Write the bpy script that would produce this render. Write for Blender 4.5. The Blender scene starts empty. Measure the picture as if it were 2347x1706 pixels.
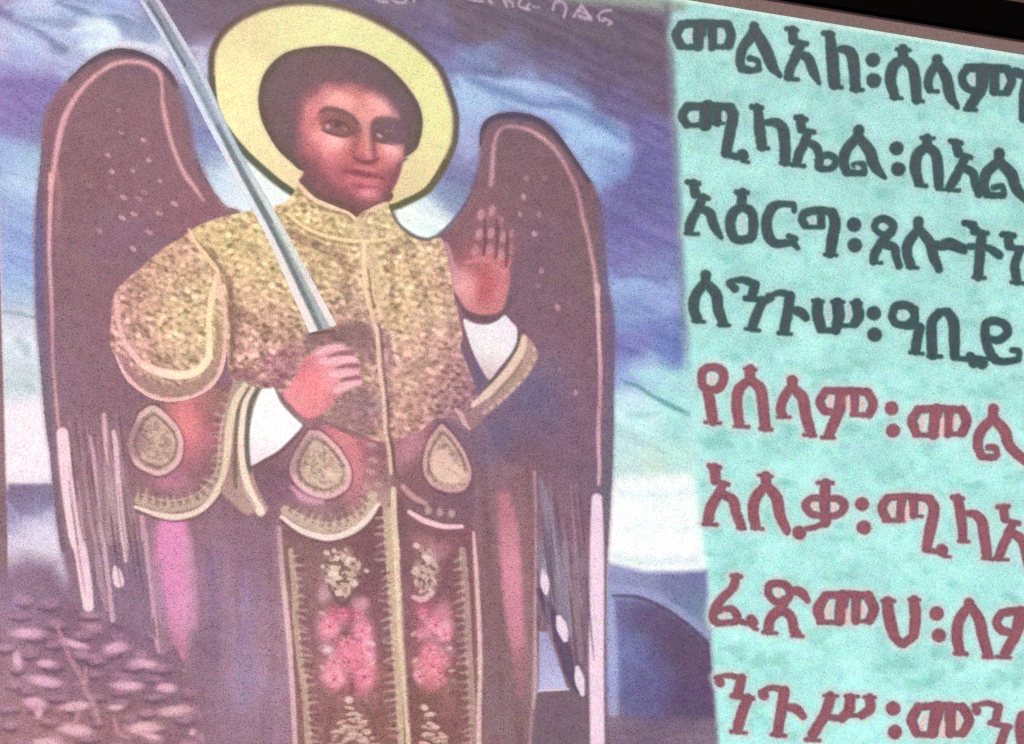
import bpy, math
import numpy as np
from mathutils import Matrix

S = bpy.context.scene
col = S.collection

# ------------------------------------------------------------------ camera
# The screen stands in the plane y = 0, x to the right, z up, 0.5 mm per photo pixel.
W0, H0 = 2347.0, 1706.0
CX, CY = W0 / 2, H0 / 2
VH = np.array([28095.0, 4335.4])       # where the screen's level lines meet
VV = np.array([-942.6, -40046.4])      # where its upright lines meet
F = math.sqrt(-np.dot(VH - [CX, CY], VV - [CX, CY]))
X = np.array([VH[0] - CX, VH[1] - CY, F]); X /= np.linalg.norm(X)
Z = np.array([VV[0] - CX, VV[1] - CY, F]); Z -= X * X.dot(Z); Z /= np.linalg.norm(Z)
Y = np.cross(Z, X)
M = np.stack([X, Y, Z], 1)             # world -> camera (x right, y down, z ahead)
DIST = 0.0005 * F
cam_pos = -(M.T @ np.array([0, 0, DIST]))
R = M.T @ np.diag([1, -1, -1])
cam_d = bpy.data.cameras.new('camera')
cam = bpy.data.objects.new('camera', cam_d)
col.objects.link(cam)
mw = Matrix.Identity(4)
for i in range(3):
    for j in range(3):
        mw[i][j] = R[i, j]
    mw[i][3] = cam_pos[i]
cam.matrix_world = mw
cam_d.sensor_fit = 'HORIZONTAL'
cam_d.sensor_width = 36.0
cam_d.lens = 36.0 * F / W0
cam_d.clip_start = 0.05
cam_d.clip_end = 100
S.camera = cam

# ------------------------------------------------------------------ light
w = bpy.data.worlds.new('World'); S.world = w; w.use_nodes = True
w.node_tree.nodes['Background'].inputs[0].default_value = (0.5, 0.42, 0.42, 1)
w.node_tree.nodes['Background'].inputs[1].default_value = 0.03
ld = bpy.data.lights.new('rim_fill_light', 'AREA'); ld.energy = 55; ld.size = 0.5; ld.color = (1, 0.8, 0.78)  # added area light that brightens the rim, an unseen source
lo = bpy.data.objects.new('rim_fill_light', ld); col.objects.link(lo)
lo.location = (1.0, -2.2, 2.6)
lo.rotation_euler = (math.radians(48), 0, math.radians(8))
S.view_settings.view_transform = 'Standard'
S.view_settings.look = 'None'
S.view_settings.exposure = 0
S.view_settings.gamma = 1
S.render.engine = 'CYCLES'
S.cycles.pixel_filter_type = 'BLACKMAN_HARRIS'
S.cycles.filter_width = 1.35


def px_to_board(px, py, y=0.0):
    """photo pixel -> (x, z) on the plane at depth y"""
    d = np.stack([np.asarray(px) - CX, np.asarray(py) - CY, np.full_like(np.asarray(px, float), F)], -1) @ M
    t = (y - cam_pos[1]) / d[..., 1]
    return cam_pos[0] + t * d[..., 0], cam_pos[2] + t * d[..., 2]


# a warm lamp of the room, mirrored softly in the lower left of the glossy screen
gx_, gz_ = px_to_board(np.array([120.0]), np.array([1300.0]))
gp = np.array([gx_[0], 0.0, gz_[0]])
gv = cam_pos - gp
gr = np.array([-gv[0], gv[1], -gv[2]]); gr /= np.linalg.norm(gr)
gl = bpy.data.lights.new('warm_room_lamp', 'AREA'); gl.shape = 'DISK'; gl.size = 0.7; gl.energy = 3.0; gl.color = (1, .62, .62)
glo = bpy.data.objects.new('warm_room_lamp', gl); col.objects.link(glo)
from mathutils import Vector
glo.location = Vector(gp + gr * 2.4)
glo.rotation_euler = Vector(-gr).to_track_quat('-Z', 'Y').to_euler()

# ------------------------------------------------------------------ picture painter
ST = 2.0
PX0, PY0, PX1, PY1 = -110.0, -330.0, 2500.0, 2080.0
NX = int((PX1 - PX0) / ST) + 1
NY = int((PY1 - PY0) / ST) + 1
gx = PX0 + ST * np.arange(NX)
gy = PY0 + ST * np.arange(NY)
RGB = np.zeros((NY, NX, 3), np.float32)
OWN = np.zeros((NY, NX), np.int16)
NAMES = []


def own_id(name):
    NAMES.append(name)
    return len(NAMES) - 1


def smooth_pts(P, n=6, closed=False):
    P = np.array(P, float)
    if len(P) < 3:
        return P
    if closed:
        Q = np.vstack([P[-1], P, P[0], P[1]])
    else:
        Q = np.vstack([2 * P[0] - P[1], P, 2 * P[-1] - P[-2]])
    out = []
    t = np.linspace(0, 1, n, endpoint=False)[:, None]
    for i in range(1, len(Q) - 2):
        a, b, c, d = Q[i - 1], Q[i], Q[i + 1], Q[i + 2]
        out.append(0.5 * (2 * b + (c - a) * t + (2 * a - 5 * b + 4 * c - d) * t ** 2 + (3 * b - a - 3 * c + d) * t ** 3))
    if not closed:
        out.append(Q[-2][None])
    return np.vstack(out)


def win(x0, y0, x1, y1):
    i0 = max(0, int((x0 - PX0) / ST)); i1 = min(NX, int((x1 - PX0) / ST) + 2)
    j0 = max(0, int((y0 - PY0) / ST)); j1 = min(NY, int((y1 - PY0) / ST) + 2)
    return i0, max(i0, i1), j0, max(j0, j1)


class Mk:
    """coverage on a window of the canvas"""
    def __init__(s, w, a): s.w = w; s.a = a


def seg_field(segs, pad):
    """min over segments of (distance - radius), capped at pad; segs: (ax,ay,ra,bx,by,rb)"""
    segs = np.array(segs, float)
    rm = max(segs[:, 2].max(), segs[:, 5].max()) + pad
    i0, i1, j0, j1 = W = win(min(segs[:, 0].min(), segs[:, 3].min()) - rm, min(segs[:, 1].min(), segs[:, 4].min()) - rm,
                             max(segs[:, 0].max(), segs[:, 3].max()) + rm, max(segs[:, 1].max(), segs[:, 4].max()) + rm)
    D = np.full((j1 - j0, i1 - i0), pad, np.float32)
    for ax, ay, ra, bx, by, rb in segs:
        r = max(ra, rb) + pad
        a0, a1, b0, b1 = win(min(ax, bx) - r, min(ay, by) - r, max(ax, bx) + r, max(ay, by) + r)
        a0 = max(a0, i0); a1 = min(a1, i1); b0 = max(b0, j0); b1 = min(b1, j1)
        if a1 <= a0 or b1 <= b0:
            continue
        x = gx[a0:a1][None, :] - ax; y = gy[b0:b1][:, None] - ay
        dx, dy = bx - ax, by - ay
        L = dx * dx + dy * dy
        t = np.clip((x * dx + y * dy) / L, 0, 1) if L > 1e-9 else 0
        d = np.sqrt((x - t * dx) ** 2 + (y - t * dy) ** 2) - (ra + t * (rb - ra))
        v = D[b0 - j0:b1 - j0, a0 - i0:a1 - i0]
        np.minimum(v, d, out=v)
    return W, D


def sstep(x):
    x = np.clip(x, 0, 1)
    return x * x * (3 - 2 * x)


def to_segs(P, w):
    P = np.array(P, float)
    w = np.broadcast_to(np.array(w, float), (len(P),)) / 2
    return [(P[i, 0], P[i, 1], w[i], P[i + 1, 0], P[i + 1, 1], w[i + 1]) for i in range(len(P) - 1)]


def line(P, w, soft=5, smooth=True):
    """P: points, w: width or list of widths"""
    P = np.array(P, float)
    w = np.broadcast_to(np.array(w, float), (len(P),))
    Q = np.hstack([P, w[:, None]])
    if smooth:
        Q = smooth_pts(Q)
    W, D = seg_field(to_segs(Q[:, :2], np.maximum(Q[:, 2], 0.1)), soft)
    return Mk(W, sstep(0.5 - D / soft))


def poly(P, soft=5, smooth=True):
    Q = smooth_pts(P, 6, True) if smooth else np.array(P, float)
    i0, i1, j0, j1 = W = win(Q[:, 0].min() - soft, Q[:, 1].min() - soft, Q[:, 0].max() + soft, Q[:, 1].max() + soft)
    ins = np.zeros((j1 - j0, i1 - i0), bool)
    A, B = Q, np.roll(Q, -1, 0)
    xs = gx[i0:i1]
    for j in range(j0, j1):
        y = gy[j]
        m = (A[:, 1] <= y) != (B[:, 1] <= y)
        if m.any():
            c = np.sort(A[m, 0] + (y - A[m, 1]) / (B[m, 1] - A[m, 1]) * (B[m, 0] - A[m, 0]))
            ins[j - j0] = (np.searchsorted(c, xs) % 2) == 1
    W2, D = seg_field(to_segs(np.vstack([Q, Q[:1]]), 0.0), soft)
    E = np.full(ins.shape, soft, np.float32)
    a0, a1, b0, b1 = W2
    A0, A1, B0, B1 = max(a0, i0), min(a1, i1), max(b0, j0), min(b1, j1)
    E[B0 - j0:B1 - j0, A0 - i0:A1 - i0] = D[B0 - b0:B1 - b0, A0 - a0:A1 - a0]
    sd = np.where(ins, -E, E)
    return Mk(W, sstep(0.5 - sd / soft))


def ell(x, y, rx, ry, rot=0.0, soft=6):
    t = np.linspace(0, 2 * np.pi, 40, endpoint=False)
    c, s = math.cos(math.radians(rot)), math.sin(math.radians(rot))
    a, b = rx * np.cos(t), ry * np.sin(t)
    return poly(np.stack([x + a * c - b * s, y + a * s + b * c], 1), soft, False)


def blob(x, y, rx, ry, rot=0.0, p=1.0):
    """soft gaussian dab"""
    r = 2.6 * max(rx, ry)
    W = win(x - r, y - r, x + r, y + r)
    c, s = math.cos(math.radians(rot)), math.sin(math.radians(rot))
    u = gx[W[0]:W[1]][None, :] - x; v = gy[W[2]:W[3]][:, None] - y
    a = (u * c + v * s) / rx; b = (-u * s + v * c) / ry
    return Mk(W, np.exp(-(a * a + b * b) ** p).astype(np.float32))


rng = np.random.default_rng(7)
TAB = rng.random((256, 256)).astype(np.float32)


def vnoise(W, sx, sy=None, rot=0.0, off=0):
    sy = sy or sx
    c, s = math.cos(math.radians(rot)), math.sin(math.radians(rot))
    u = gx[W[0]:W[1]][None, :]; v = gy[W[2]:W[3]][:, None]
    a = (u * c + v * s) / sx + 37.1 * off + 500; b = (-u * s + v * c) / sy + 11.7 * off + 500
    ai = np.floor(a).astype(int); bi = np.floor(b).astype(int)
    fa = sstep(a - ai); fb = sstep(b - bi)
    g = lambda i, j: TAB[j % 256, i % 256]
    return (g(ai, bi) * (1 - fa) + g(ai + 1, bi) * fa) * (1 - fb) + (g(ai, bi + 1) * (1 - fa) + g(ai + 1, bi + 1) * fa) * fb


def field(pts, sigma):
    P = np.array(pts, float)

    def f(W):
        st = 5
        xs = gx[W[0]:W[1]]; ys = gy[W[2]:W[3]]
        cx = np.append(xs[::st], xs[-1]); cy = np.append(ys[::st], ys[-1])
        d2 = (cx[None, :, None] - P[:, 0]) ** 2 + (cy[:, None, None] - P[:, 1]) ** 2
        wt = np.exp(-d2 / (2 * sigma * sigma)) + 1e-4 / (1 + d2 / (sigma * sigma)) ** 2
        C = (wt @ P[:, 2:]) / wt.sum(-1, keepdims=True)
        tx = np.interp(xs, cx, np.arange(len(cx))); ty = np.interp(ys, cy, np.arange(len(cy)))
        ix = np.minimum(tx.astype(int), len(cx) - 2); iy = np.minimum(ty.astype(int), len(cy) - 2)
        fx = (tx - ix)[None, :, None]; fy = (ty - iy)[:, None, None]
        a = C[iy][:, ix]; b = C[iy][:, ix + 1]; c = C[iy + 1][:, ix]; d = C[iy + 1][:, ix + 1]
        return (a * (1 - fx) + b * fx) * (1 - fy) + (c * (1 - fx) + d * fx) * fy
    return f


def dabs(ids, box, n, rx, ry, cols, op, seed, rot=(-60, 60), p=1.4):
    r = np.random.default_rng(seed)
    for _ in range(n):
        x, y = r.uniform(box[0], box[2]), r.uniform(box[1], box[3])
        i, j = int((x - PX0) / ST), int((y - PY0) / ST)
        c = cols[int(r.integers(len(cols)))]
        a, b, q, o = r.uniform(*rx), r.uniform(*ry), r.uniform(*rot), r.uniform(.6, 1.0)
        if OWN[j, i] in ids:
            v = RGB[j, i].copy()
            put(blob(x, y, a, b, q, p), tuple(np.clip(v * np.array(c), 0, 255)), op * o, clip=list(ids))


def stipple(ids, box, dx, dy, rot, rx, ry, cols, op, seed, off=(0, 0), jit=.3, p=1.5):
    r = np.random.default_rng(seed)
    c_, s_ = math.cos(math.radians(rot)), math.sin(math.radians(rot))
    cx, cy = (box[0] + box[2]) / 2, (box[1] + box[3]) / 2
    n = int(max(box[2] - box[0], box[3] - box[1]) / min(dx, dy))
    for b in range(-n, n):
        for a in range(-n, n):
            u = (a + .5 * (b % 2) + off[0] + r.uniform(-jit, jit)) * dx
            v = (b + off[1] + r.uniform(-jit, jit)) * dy
            x, y = cx + u * c_ - v * s_, cy + u * s_ + v * c_
            if not (box[0] < x < box[2] and box[1] < y < box[3]):
                continue
            i, j = int((x - PX0) / ST), int((y - PY0) / ST)
            if OWN[j, i] not in ids:
                continue
            k = np.array(cols[int(r.integers(len(cols)))])
            put(blob(x, y, r.uniform(*rx), r.uniform(*ry), rot + r.uniform(-50, 50), p), tuple(np.clip(RGB[j, i] * k, 0, 255)), op * r.uniform(.55, 1), clip=list(ids))


def colour(c, W):
    return c(W) if callable(c) else np.array(c, np.float32)[None, None, :]


def put(m, c, op=1.0, own=None, clip=None):
    i0, i1, j0, j1 = m.w
    if i1 <= i0 or j1 <= j0:
        return
    a = m.a * op
    if clip is not None:
        ids = OWN[j0:j1, i0:i1]
        ok = np.zeros(ids.shape, bool)
        for k in (clip if isinstance(clip, (list, tuple)) else [clip]):
            ok |= ids == k
        a = a * ok
    v = RGB[j0:j1, i0:i1]
    v += (colour(c, m.w) - v) * a[..., None]
    if own is not None:
        o = OWN[j0:j1, i0:i1]
        o[m.a > 0.5] = own


def zp(x0, y0, k, P):
    """points read in an enlarged view of the photograph -> photo pixels"""
    P = np.array(P, float)
    return np.stack([x0 + P[:, 0] / k, y0 + P[:, 1] / k], 1)


K6 = 3.78
A1 = lambda P: zp(0, 0, K6, P)
A2 = lambda P: zp(400, 0, K6, P)
A3 = lambda P: zp(0, 400, K6, P)
A4 = lambda P: zp(500, 400, K6, P)
A5 = lambda P: zp(1000, 240, K6, P)
A6 = lambda P: zp(1000, 640, K6, P)
B1 = lambda P: zp(0, 800, K6, P)
B2 = lambda P: zp(500, 740, K6, P)
B3 = lambda P: zp(0, 1200, 3.258, P)
B4 = lambda P: zp(550, 1150, 2.966, P)
B5 = lambda P: zp(1000, 1050, 2.5136, P)
FF = lambda P: zp(640, 160, 5.153, P)
R4 = lambda P: zp(750, 0, 2.668, P)
ALL = (0, NX, 0, NY)
FULL = Mk(ALL, np.ones((NY, NX), np.float32))

# ---------------------------------------------------------------- mint text panel
ID_TEXT = own_id('text_panel')


def mint(W):
    y = np.clip(gy[W[2]:W[3]] / 1700, 0, 1)[:, None, None]
    base = np.array([166, 220, 213.]) * (1 - y) + np.array([182, 243, 237.]) * y
    n = (vnoise(W, 46, 30, 8, 1) * 0.6 + vnoise(W, 22, 16, 8, 2) * 0.4)[..., None]
    n2 = vnoise(W, 75, 55, 8, 3)[..., None]
    d = sstep((n - 0.52) / 0.3)
    return base + (np.array([138, 202, 190.]) - base) * d * 0.5 + (n2 - 0.5) * 20


put(FULL, mint, own=ID_TEXT)
_r = np.random.default_rng(5)
for _y in range(10, 1740, 44):
    for _x in range(1560, 2420, 58):
        _a, _b = _x + _r.uniform(-26, 26) + (_y % 88) * .3, _y + _r.uniform(-16, 16)
        _m = blob(_a, _b, _r.uniform(9, 19), _r.uniform(8, 14), _r.uniform(0, 90), 1.2)
        put(_m, (lambda q: (lambda W: RGB[W[2]:W[3], W[0]:W[1]] * q))(np.array([.89, .95, .945]) if _r.random() < .6 else np.array([1.06, 1.03, 1.035])), _r.uniform(.35, .95))
# bright reflection along the top rim, painted as a pale strip, greyer towards the picture
put(line([(1300, -46), (1642, 12), (2347, 128), (2500, 153)], 15, 9, False), (212, 234, 226), 0.9)
put(line([(900, -70), (1300, -10), (1500, 12), (1560, 16)], [70, 60, 40, 20], 30, False), (152, 158, 148), 0.9)

# ---------------------------------------------------------------- picture panel: the stormy sky
ID_SKY = own_id('picture_panel')
pic = [(-140, -330), (1100, -330), (1270, -2), (1532, 28), (1563, 616), (1593, 1116), (1617, 1320), (1638, 1706), (1660, 2080), (-140, 2080)]
sky_pts = [
 (0,0,165,155,190),(80,20,190,200,232),(180,10,152,170,207),(270,20,160,175,220),(300,60,150,160,197),(380,20,120,105,132),
 (430,100,125,100,130),(430,60,124,104,130),(412,118,180,180,212),(445,130,190,190,220),(0,60,170,165,205),(60,55,175,190,228),(0,90,200,195,225),
 (60,110,185,200,235),(150,100,180,190,225),(220,75,215,230,242),(240,100,220,235,245),(330,90,150,165,195),(300,112,225,228,240),(360,122,225,230,242),
 (40,142,165,165,212),(100,140,170,175,218),(165,140,180,185,220),(30,200,142,125,185),(100,190,138,122,182),(30,280,140,125,185),(80,300,135,130,180),(60,240,140,120,182),
 (20,350,165,185,225),(70,370,170,200,225),(60,430,188,208,236),(40,480,165,185,225),(40,540,152,172,218),(40,600,155,175,225),(40,660,165,190,225),
 (40,700,185,200,220),(40,740,220,218,230),(50,800,218,228,238),(50,880,208,218,222),(60,950,247,236,245),(70,1090,252,240,248),
 (70,1135,150,128,160),(90,1150,150,140,175),(60,1170,165,155,190),(90,1200,200,195,225),(90,1235,225,215,232),(60,1270,215,200,220),
 (450,250,140,140,178),(460,330,135,142,188),(470,370,160,175,205),(500,420,208,226,240),(540,450,228,236,246),(600,440,242,246,244),
 (500,20,126,103,122),(600,5,120,100,115),(900,20,122,105,130),(960,60,120,105,140),(1000,110,118,105,152),(1100,50,118,100,122),(1250,80,115,98,120),
 (1400,60,114,98,118),(1500,100,116,98,120),(1500,220,118,100,130),(1400,180,115,100,128),(1260,145,115,105,142),(1180,140,118,110,150),
 (1040,160,130,135,185),(1060,210,165,192,226),(1110,152,125,140,182),(1200,190,168,188,227),(1150,215,140,165,205),(1110,240,178,198,232),
 (1300,150,118,100,130),(1345,172,118,100,132),(1390,215,118,102,142),(1300,180,126,122,170),(1440,250,118,104,150),(1280,205,152,177,222),(1330,235,125,140,187),(1260,250,152,168,217),(1330,275,165,195,232),(1400,315,168,198,237),(1400,250,120,115,168),(1480,300,120,112,168),
 (1500,380,118,115,172),(1400,370,138,160,210),(1360,360,160,190,228),(1450,450,122,117,174),(1480,550,126,120,180),(1440,600,130,125,185),(1500,620,130,138,190),(1450,660,160,180,225),
 (1500,680,152,168,218),(1450,720,138,158,208),(1500,760,128,138,200),(1450,800,130,128,192),(1540,790,115,135,195),(1430,860,150,168,217),(1480,850,172,207,227),
 (1440,920,198,232,240),(1540,900,172,227,227),(1480,960,202,240,242),(1560,970,172,227,222),(1440,1020,192,227,227),(1540,1040,188,232,224),(1430,1080,200,227,227),
 (1500,1072,205,230,215),(1450,1140,250,254,252),(1550,1140,248,254,252),(1450,1250,252,255,252),(1540,1260,250,254,252),
 (1075,330,166,172,216),(1060,380,140,136,182),(1050,410,130,130,172),(1025,440,140,155,192),(980,495,228,241,243),(940,505,242,250,242),(1085,280,165,190,226),
 (300,1250,150,125,140),(500,1500,150,115,140),(200,1600,160,118,126),(900,1600,150,110,125),(1250,1600,135,110,125),(300,-200,150,150,190),(900,-200,120,100,120)]
put(poly(pic, 36, False), field(sky_pts, 23), own=ID_SKY)


STR = lambda W: np.clip((vnoise(W, 95, 13, 24, 71) - .5) * 1.0 + (vnoise(W, 45, 8, 26, 73) - .5) * .6, -1, 1)[..., None]
put(Mk(ALL, np.ones((NY, NX), np.float32)), lambda W: RGB + STR(W) * np.array([15, 16, 12.]), 1.0, clip=ID_SKY)


def streak(P, wd, c, op, soft=22, clip=ID_SKY):
    put(line(P, wd, soft), c, op, clip=clip)


streak(A1([(0, 100), (150, 180), (300, 250), (430, 350), (560, 430)]), [16, 18, 14, 14, 16], (112, 118, 165), .7)
streak(A1([(500, 20), (700, 80), (800, 140), (1000, 150), (1150, 190)]), [10, 11, 10, 9, 8], (108, 132, 170), .75)
streak(A1([(200, 180), (450, 190), (700, 230)]), [14, 20, 14], (135, 150, 185), .7)
streak(A1([(980, 200), (1150, 260), (1340, 330)]), [30, 40, 20], (138, 155, 190), .6)
streak(A1([(480, 420), (560, 440)]), [18, 16], (112, 130, 165), .5)
streak(A1([(0, 210), (100, 290), (300, 420), (420, 520)]), [20, 24, 18, 14], (196, 205, 238), .5)
streak(A1([(700, 180), (880, 180), (960, 260), (1000, 360)]), [14, 20, 26, 20], (220, 236, 246), .6)
streak(A1([(900, 395), (1150, 390), (1350, 420), (1450, 480)]), [8, 14, 14, 6], (232, 226, 240), .7, 10)
streak(R4([(880, 490), (1000, 540), (1150, 590), (1300, 650), (1500, 650), (1700, 760), (1800, 850)]), [14, 20, 20, 14, 16, 24, 16], (112, 140, 188), .75)
streak(R4([(1080, 500), (1250, 510), (1420, 560), (1600, 650)]), [10, 20, 16, 8], (172, 192, 232), .6)
streak(R4([(780, 420), (1000, 440), (1200, 470), (1400, 510), (1560, 590)]), [14, 12, 10, 10, 8], (112, 116, 166), .55)
streak(R4([(1280, 690), (1450, 740), (1600, 840), (1750, 880)]), [12, 16, 22, 16], (170, 200, 238), .7)
streak(A5([(1500, 330), (1300, 420), (1250, 520)]), [20, 16, 10], (128, 152, 195), .35)
streak(A5([(1600, 1480), (1850, 1490), (1990, 1510)]), [6, 6, 5], (92, 105, 160), .35, 12)
streak(A6([(1640, 900), (1750, 930), (1850, 1000), (2000, 1080), (2230, 1190)]), [6, 7, 9, 11, 9], (92, 148, 156), .75, 12)
for P, wd, c, o, sf in (
    (A1([(60, 60), (250, 30), (450, 60), (620, 120)]), [10, 16, 14, 6], (196, 206, 236), .6, 16),
    (A1([(560, 20), (760, 60), (900, 100), (1060, 110), (1200, 190)]), [5, 8, 10, 8, 4], (184, 198, 232), .6, 12),
    (A1([(130, 150), (330, 230), (560, 290), (700, 300), (860, 280)]), [6, 10, 14, 16, 8], (190, 206, 236), .55, 14),
    (A1([(640, 260), (800, 230), (930, 240), (1000, 320), (860, 380), (700, 400)]), [10, 20, 24, 22, 18, 8], (224, 240, 248), .75, 18),
    (A1([(20, 380), (150, 400), (300, 470), (420, 500)]), [12, 20, 18, 8], (178, 190, 230), .55, 18),
    (A1([(1650, 420), (1750, 440), (1700, 560)]), [6, 18, 10], (200, 198, 222), .7, 12),
    (R4([(800, 470), (850, 560), (860, 640), (920, 640), (1020, 640)]), [8, 22, 26, 18, 8], (172, 206, 230), .7, 18),
    (R4([(940, 470), (1080, 510), (1200, 520), (1330, 560), (1480, 580)]), [4, 10, 16, 12, 6], (176, 196, 232), .7, 12),
    (R4([(1040, 610), (1180, 650), (1300, 680), (1420, 690), (1540, 760)]), [5, 10, 12, 10, 8], (172, 194, 232), .65, 12),
    (R4([(1440, 700), (1560, 780), (1640, 860), (1740, 860)]), [10, 22, 26, 10], (166, 202, 234), .75, 16),
    (R4([(830, 680), (850, 780), (870, 900), (850, 980)]), [12, 18, 16, 10], (168, 178, 220), .7, 16),
    (A5([(1500, 1420), (1560, 1560), (1750, 1570), (1950, 1620)]), [8, 18, 20, 14], (150, 172, 222), .6, 16),
    (A6([(1560, 60), (1750, 40), (1950, 100), (2100, 130)]), [14, 18, 16, 10], (158, 182, 226), .6, 16),
    (A6([(1600, 320), (1800, 330), (2050, 300)]), [8, 12, 8], (150, 168, 214), .5, 14),
    (A6([(1700, 800), (1900, 850), (2100, 930)]), [14, 26, 20], (180, 226, 232), .7, 20),
    (A6([(1560, 1000), (1700, 1050), (1900, 1080)]), [10, 18, 14], (206, 236, 244), .6, 18)):
    streak(P, wd, c, o, sf)
streak(A6([(1680, 1180), (1800, 1180), (1930, 1150)]), [10, 14, 8], (165, 212, 212), .8)
streak(A6([(1560, 920), (1700, 760), (1900, 740)]), [8, 12, 8], (165, 178, 226), .6)
streak(A3([(40, 1185), (180, 1210), (300, 1240)]), [9, 8, 8], (152, 172, 180), .8, 9)
streak(A3([(150, 1430), (210, 1490), (230, 1560)]), [14, 22, 14], (185, 200, 208), .8)
streak(B1([(60, 330), (180, 320), (260, 330)]), [16, 26, 16], (190, 205, 212), .7)
# white patch of sky on the horizon and its hard lower edge
put(poly(B1([(45, 520), (380, 500), (440, 1165), (60, 1165)]), 14, False), (251, 238, 245), .75, clip=ID_SKY)
put(poly(B1([(55, 1172), (465, 1172), (480, 1350), (330, 1440), (180, 1440), (60, 1310)]), 14, False), field([(60, 1120, 135, 112, 145), (70, 1150, 140, 128, 160), (100, 1165, 148, 142, 178), (110, 1130, 128, 118, 150)], 18), .85, clip=ID_SKY)
put(blob(100, 1225, 45, 34), (228, 218, 236), .8, clip=ID_SKY)
put(blob(120, 1262, 30, 18), (226, 214, 228), .8, clip=ID_SKY)
put(poly(B5([(1000, 110), (1300, 95), (1500, 130), (1535, 640), (1230, 655), (990, 590)]), 34, False), (250, 254, 252), .8, clip=ID_SKY)
for P_, w_, c_ in ((B5([(1020, 180), (1200, 220), (1500, 200)]), [10, 22, 14], (226, 240, 240)), (B5([(1040, 420), (1250, 380), (1520, 430)]), [8, 18, 12], (236, 244, 246)), (B5([(1010, 560), (1200, 600), (1500, 590)]), [12, 20, 16], (218, 228, 236))):
    put(line(P_, w_, 26), c_, .7, clip=ID_SKY)
# left rim of the picture, a mauve margin
put(poly([(-150, -340), (-22, -330), (-12, 0), (-3, 400), (3, 700), (9, 900), (13, 1100), (17, 1236), (24, 1706), (30, 2090), (-150, 2090)], 7, False), (142, 108, 116), .9)
put(line([(-4, 400), (6, 760), (13, 1000), (18, 1120)], 4, 5, False), (240, 214, 220), .55)

put(line([(1527, 10), (1536, 100), (1561, 616), (1590, 1116), (1614, 1320), (1636, 1706)], [10, 8, 8, 8, 8, 10], 34, False), field([(1536, 60, 112, 112, 120), (1561, 600, 118, 122, 142), (1590, 1000, 190, 222, 220), (1600, 1200, 240, 252, 250), (1630, 1600, 120, 112, 130)], 90), .75)

# far hill at the lower right
ID_HILL = own_id('hill')
put(poly(B5([(985, 600), (1080, 625), (1200, 655), (1380, 655), (1560, 648), (1575, 1100), (1640, 1850), (960, 1850), (975, 1000)]), 20, False),
    field([(1400, 1300, 150, 155, 195), (1480, 1330, 148, 150, 190), (1550, 1340, 125, 128, 172), (1610, 1340, 122, 124, 168), (1600, 1400, 125, 150, 180),
           (1400, 1500, 165, 170, 210), (1430, 1500, 130, 140, 190), (1500, 1450, 122, 105, 140), (1560, 1480, 122, 100, 130), (1600, 1550, 124, 100, 130),
           (1480, 1580, 125, 118, 165), (1440, 1560, 128, 132, 185), (1550, 1620, 120, 100, 135), (1450, 1690, 132, 108, 130), (1560, 1690, 135, 110, 135), (1400, 1660, 150, 130, 150), (1600, 1700, 140, 120, 140)], 34), own=ID_HILL)
put(line(B5([(995, 745), (1120, 765), (1250, 800), (1400, 890), (1560, 1010)]), [12, 20, 24, 22, 24], 16), (172, 178, 220), .55, clip=ID_HILL)
put(line(B5([(1020, 795), (1150, 800), (1280, 850), (1400, 925), (1520, 1025), (1575, 1090)]), [5, 9, 9, 9, 9, 9], 7), (100, 85, 118), .8, clip=ID_HILL)
put(poly(B5([(1015, 810), (1150, 815), (1280, 865), (1400, 940), (1520, 1040), (1590, 1110), (1600, 1500), (1250, 1500), (1080, 1490)]), 24, False),
    field([(1420, 1400, 120, 118, 168), (1440, 1480, 118, 124, 176), (1480, 1420, 108, 90, 128), (1560, 1480, 108, 86, 118), (1490, 1560, 112, 106, 156), (1580, 1600, 106, 86, 122), (1450, 1620, 114, 108, 158)], 34), .85, clip=ID_HILL)
put(line(B5([(1005, 830), (1015, 1100), (1020, 1470)]), [18, 22, 22], 14), (172, 176, 216), .7, clip=ID_HILL)
put(line(B5([(980, 1500), (1100, 1500), (1560, 1500)]), 8, 14), (118, 98, 122), .5, clip=ID_HILL)
put(blob(*B5([(1480, 1620)])[0], 60, 14), (150, 128, 142), .5, clip=ID_HILL)

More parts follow.
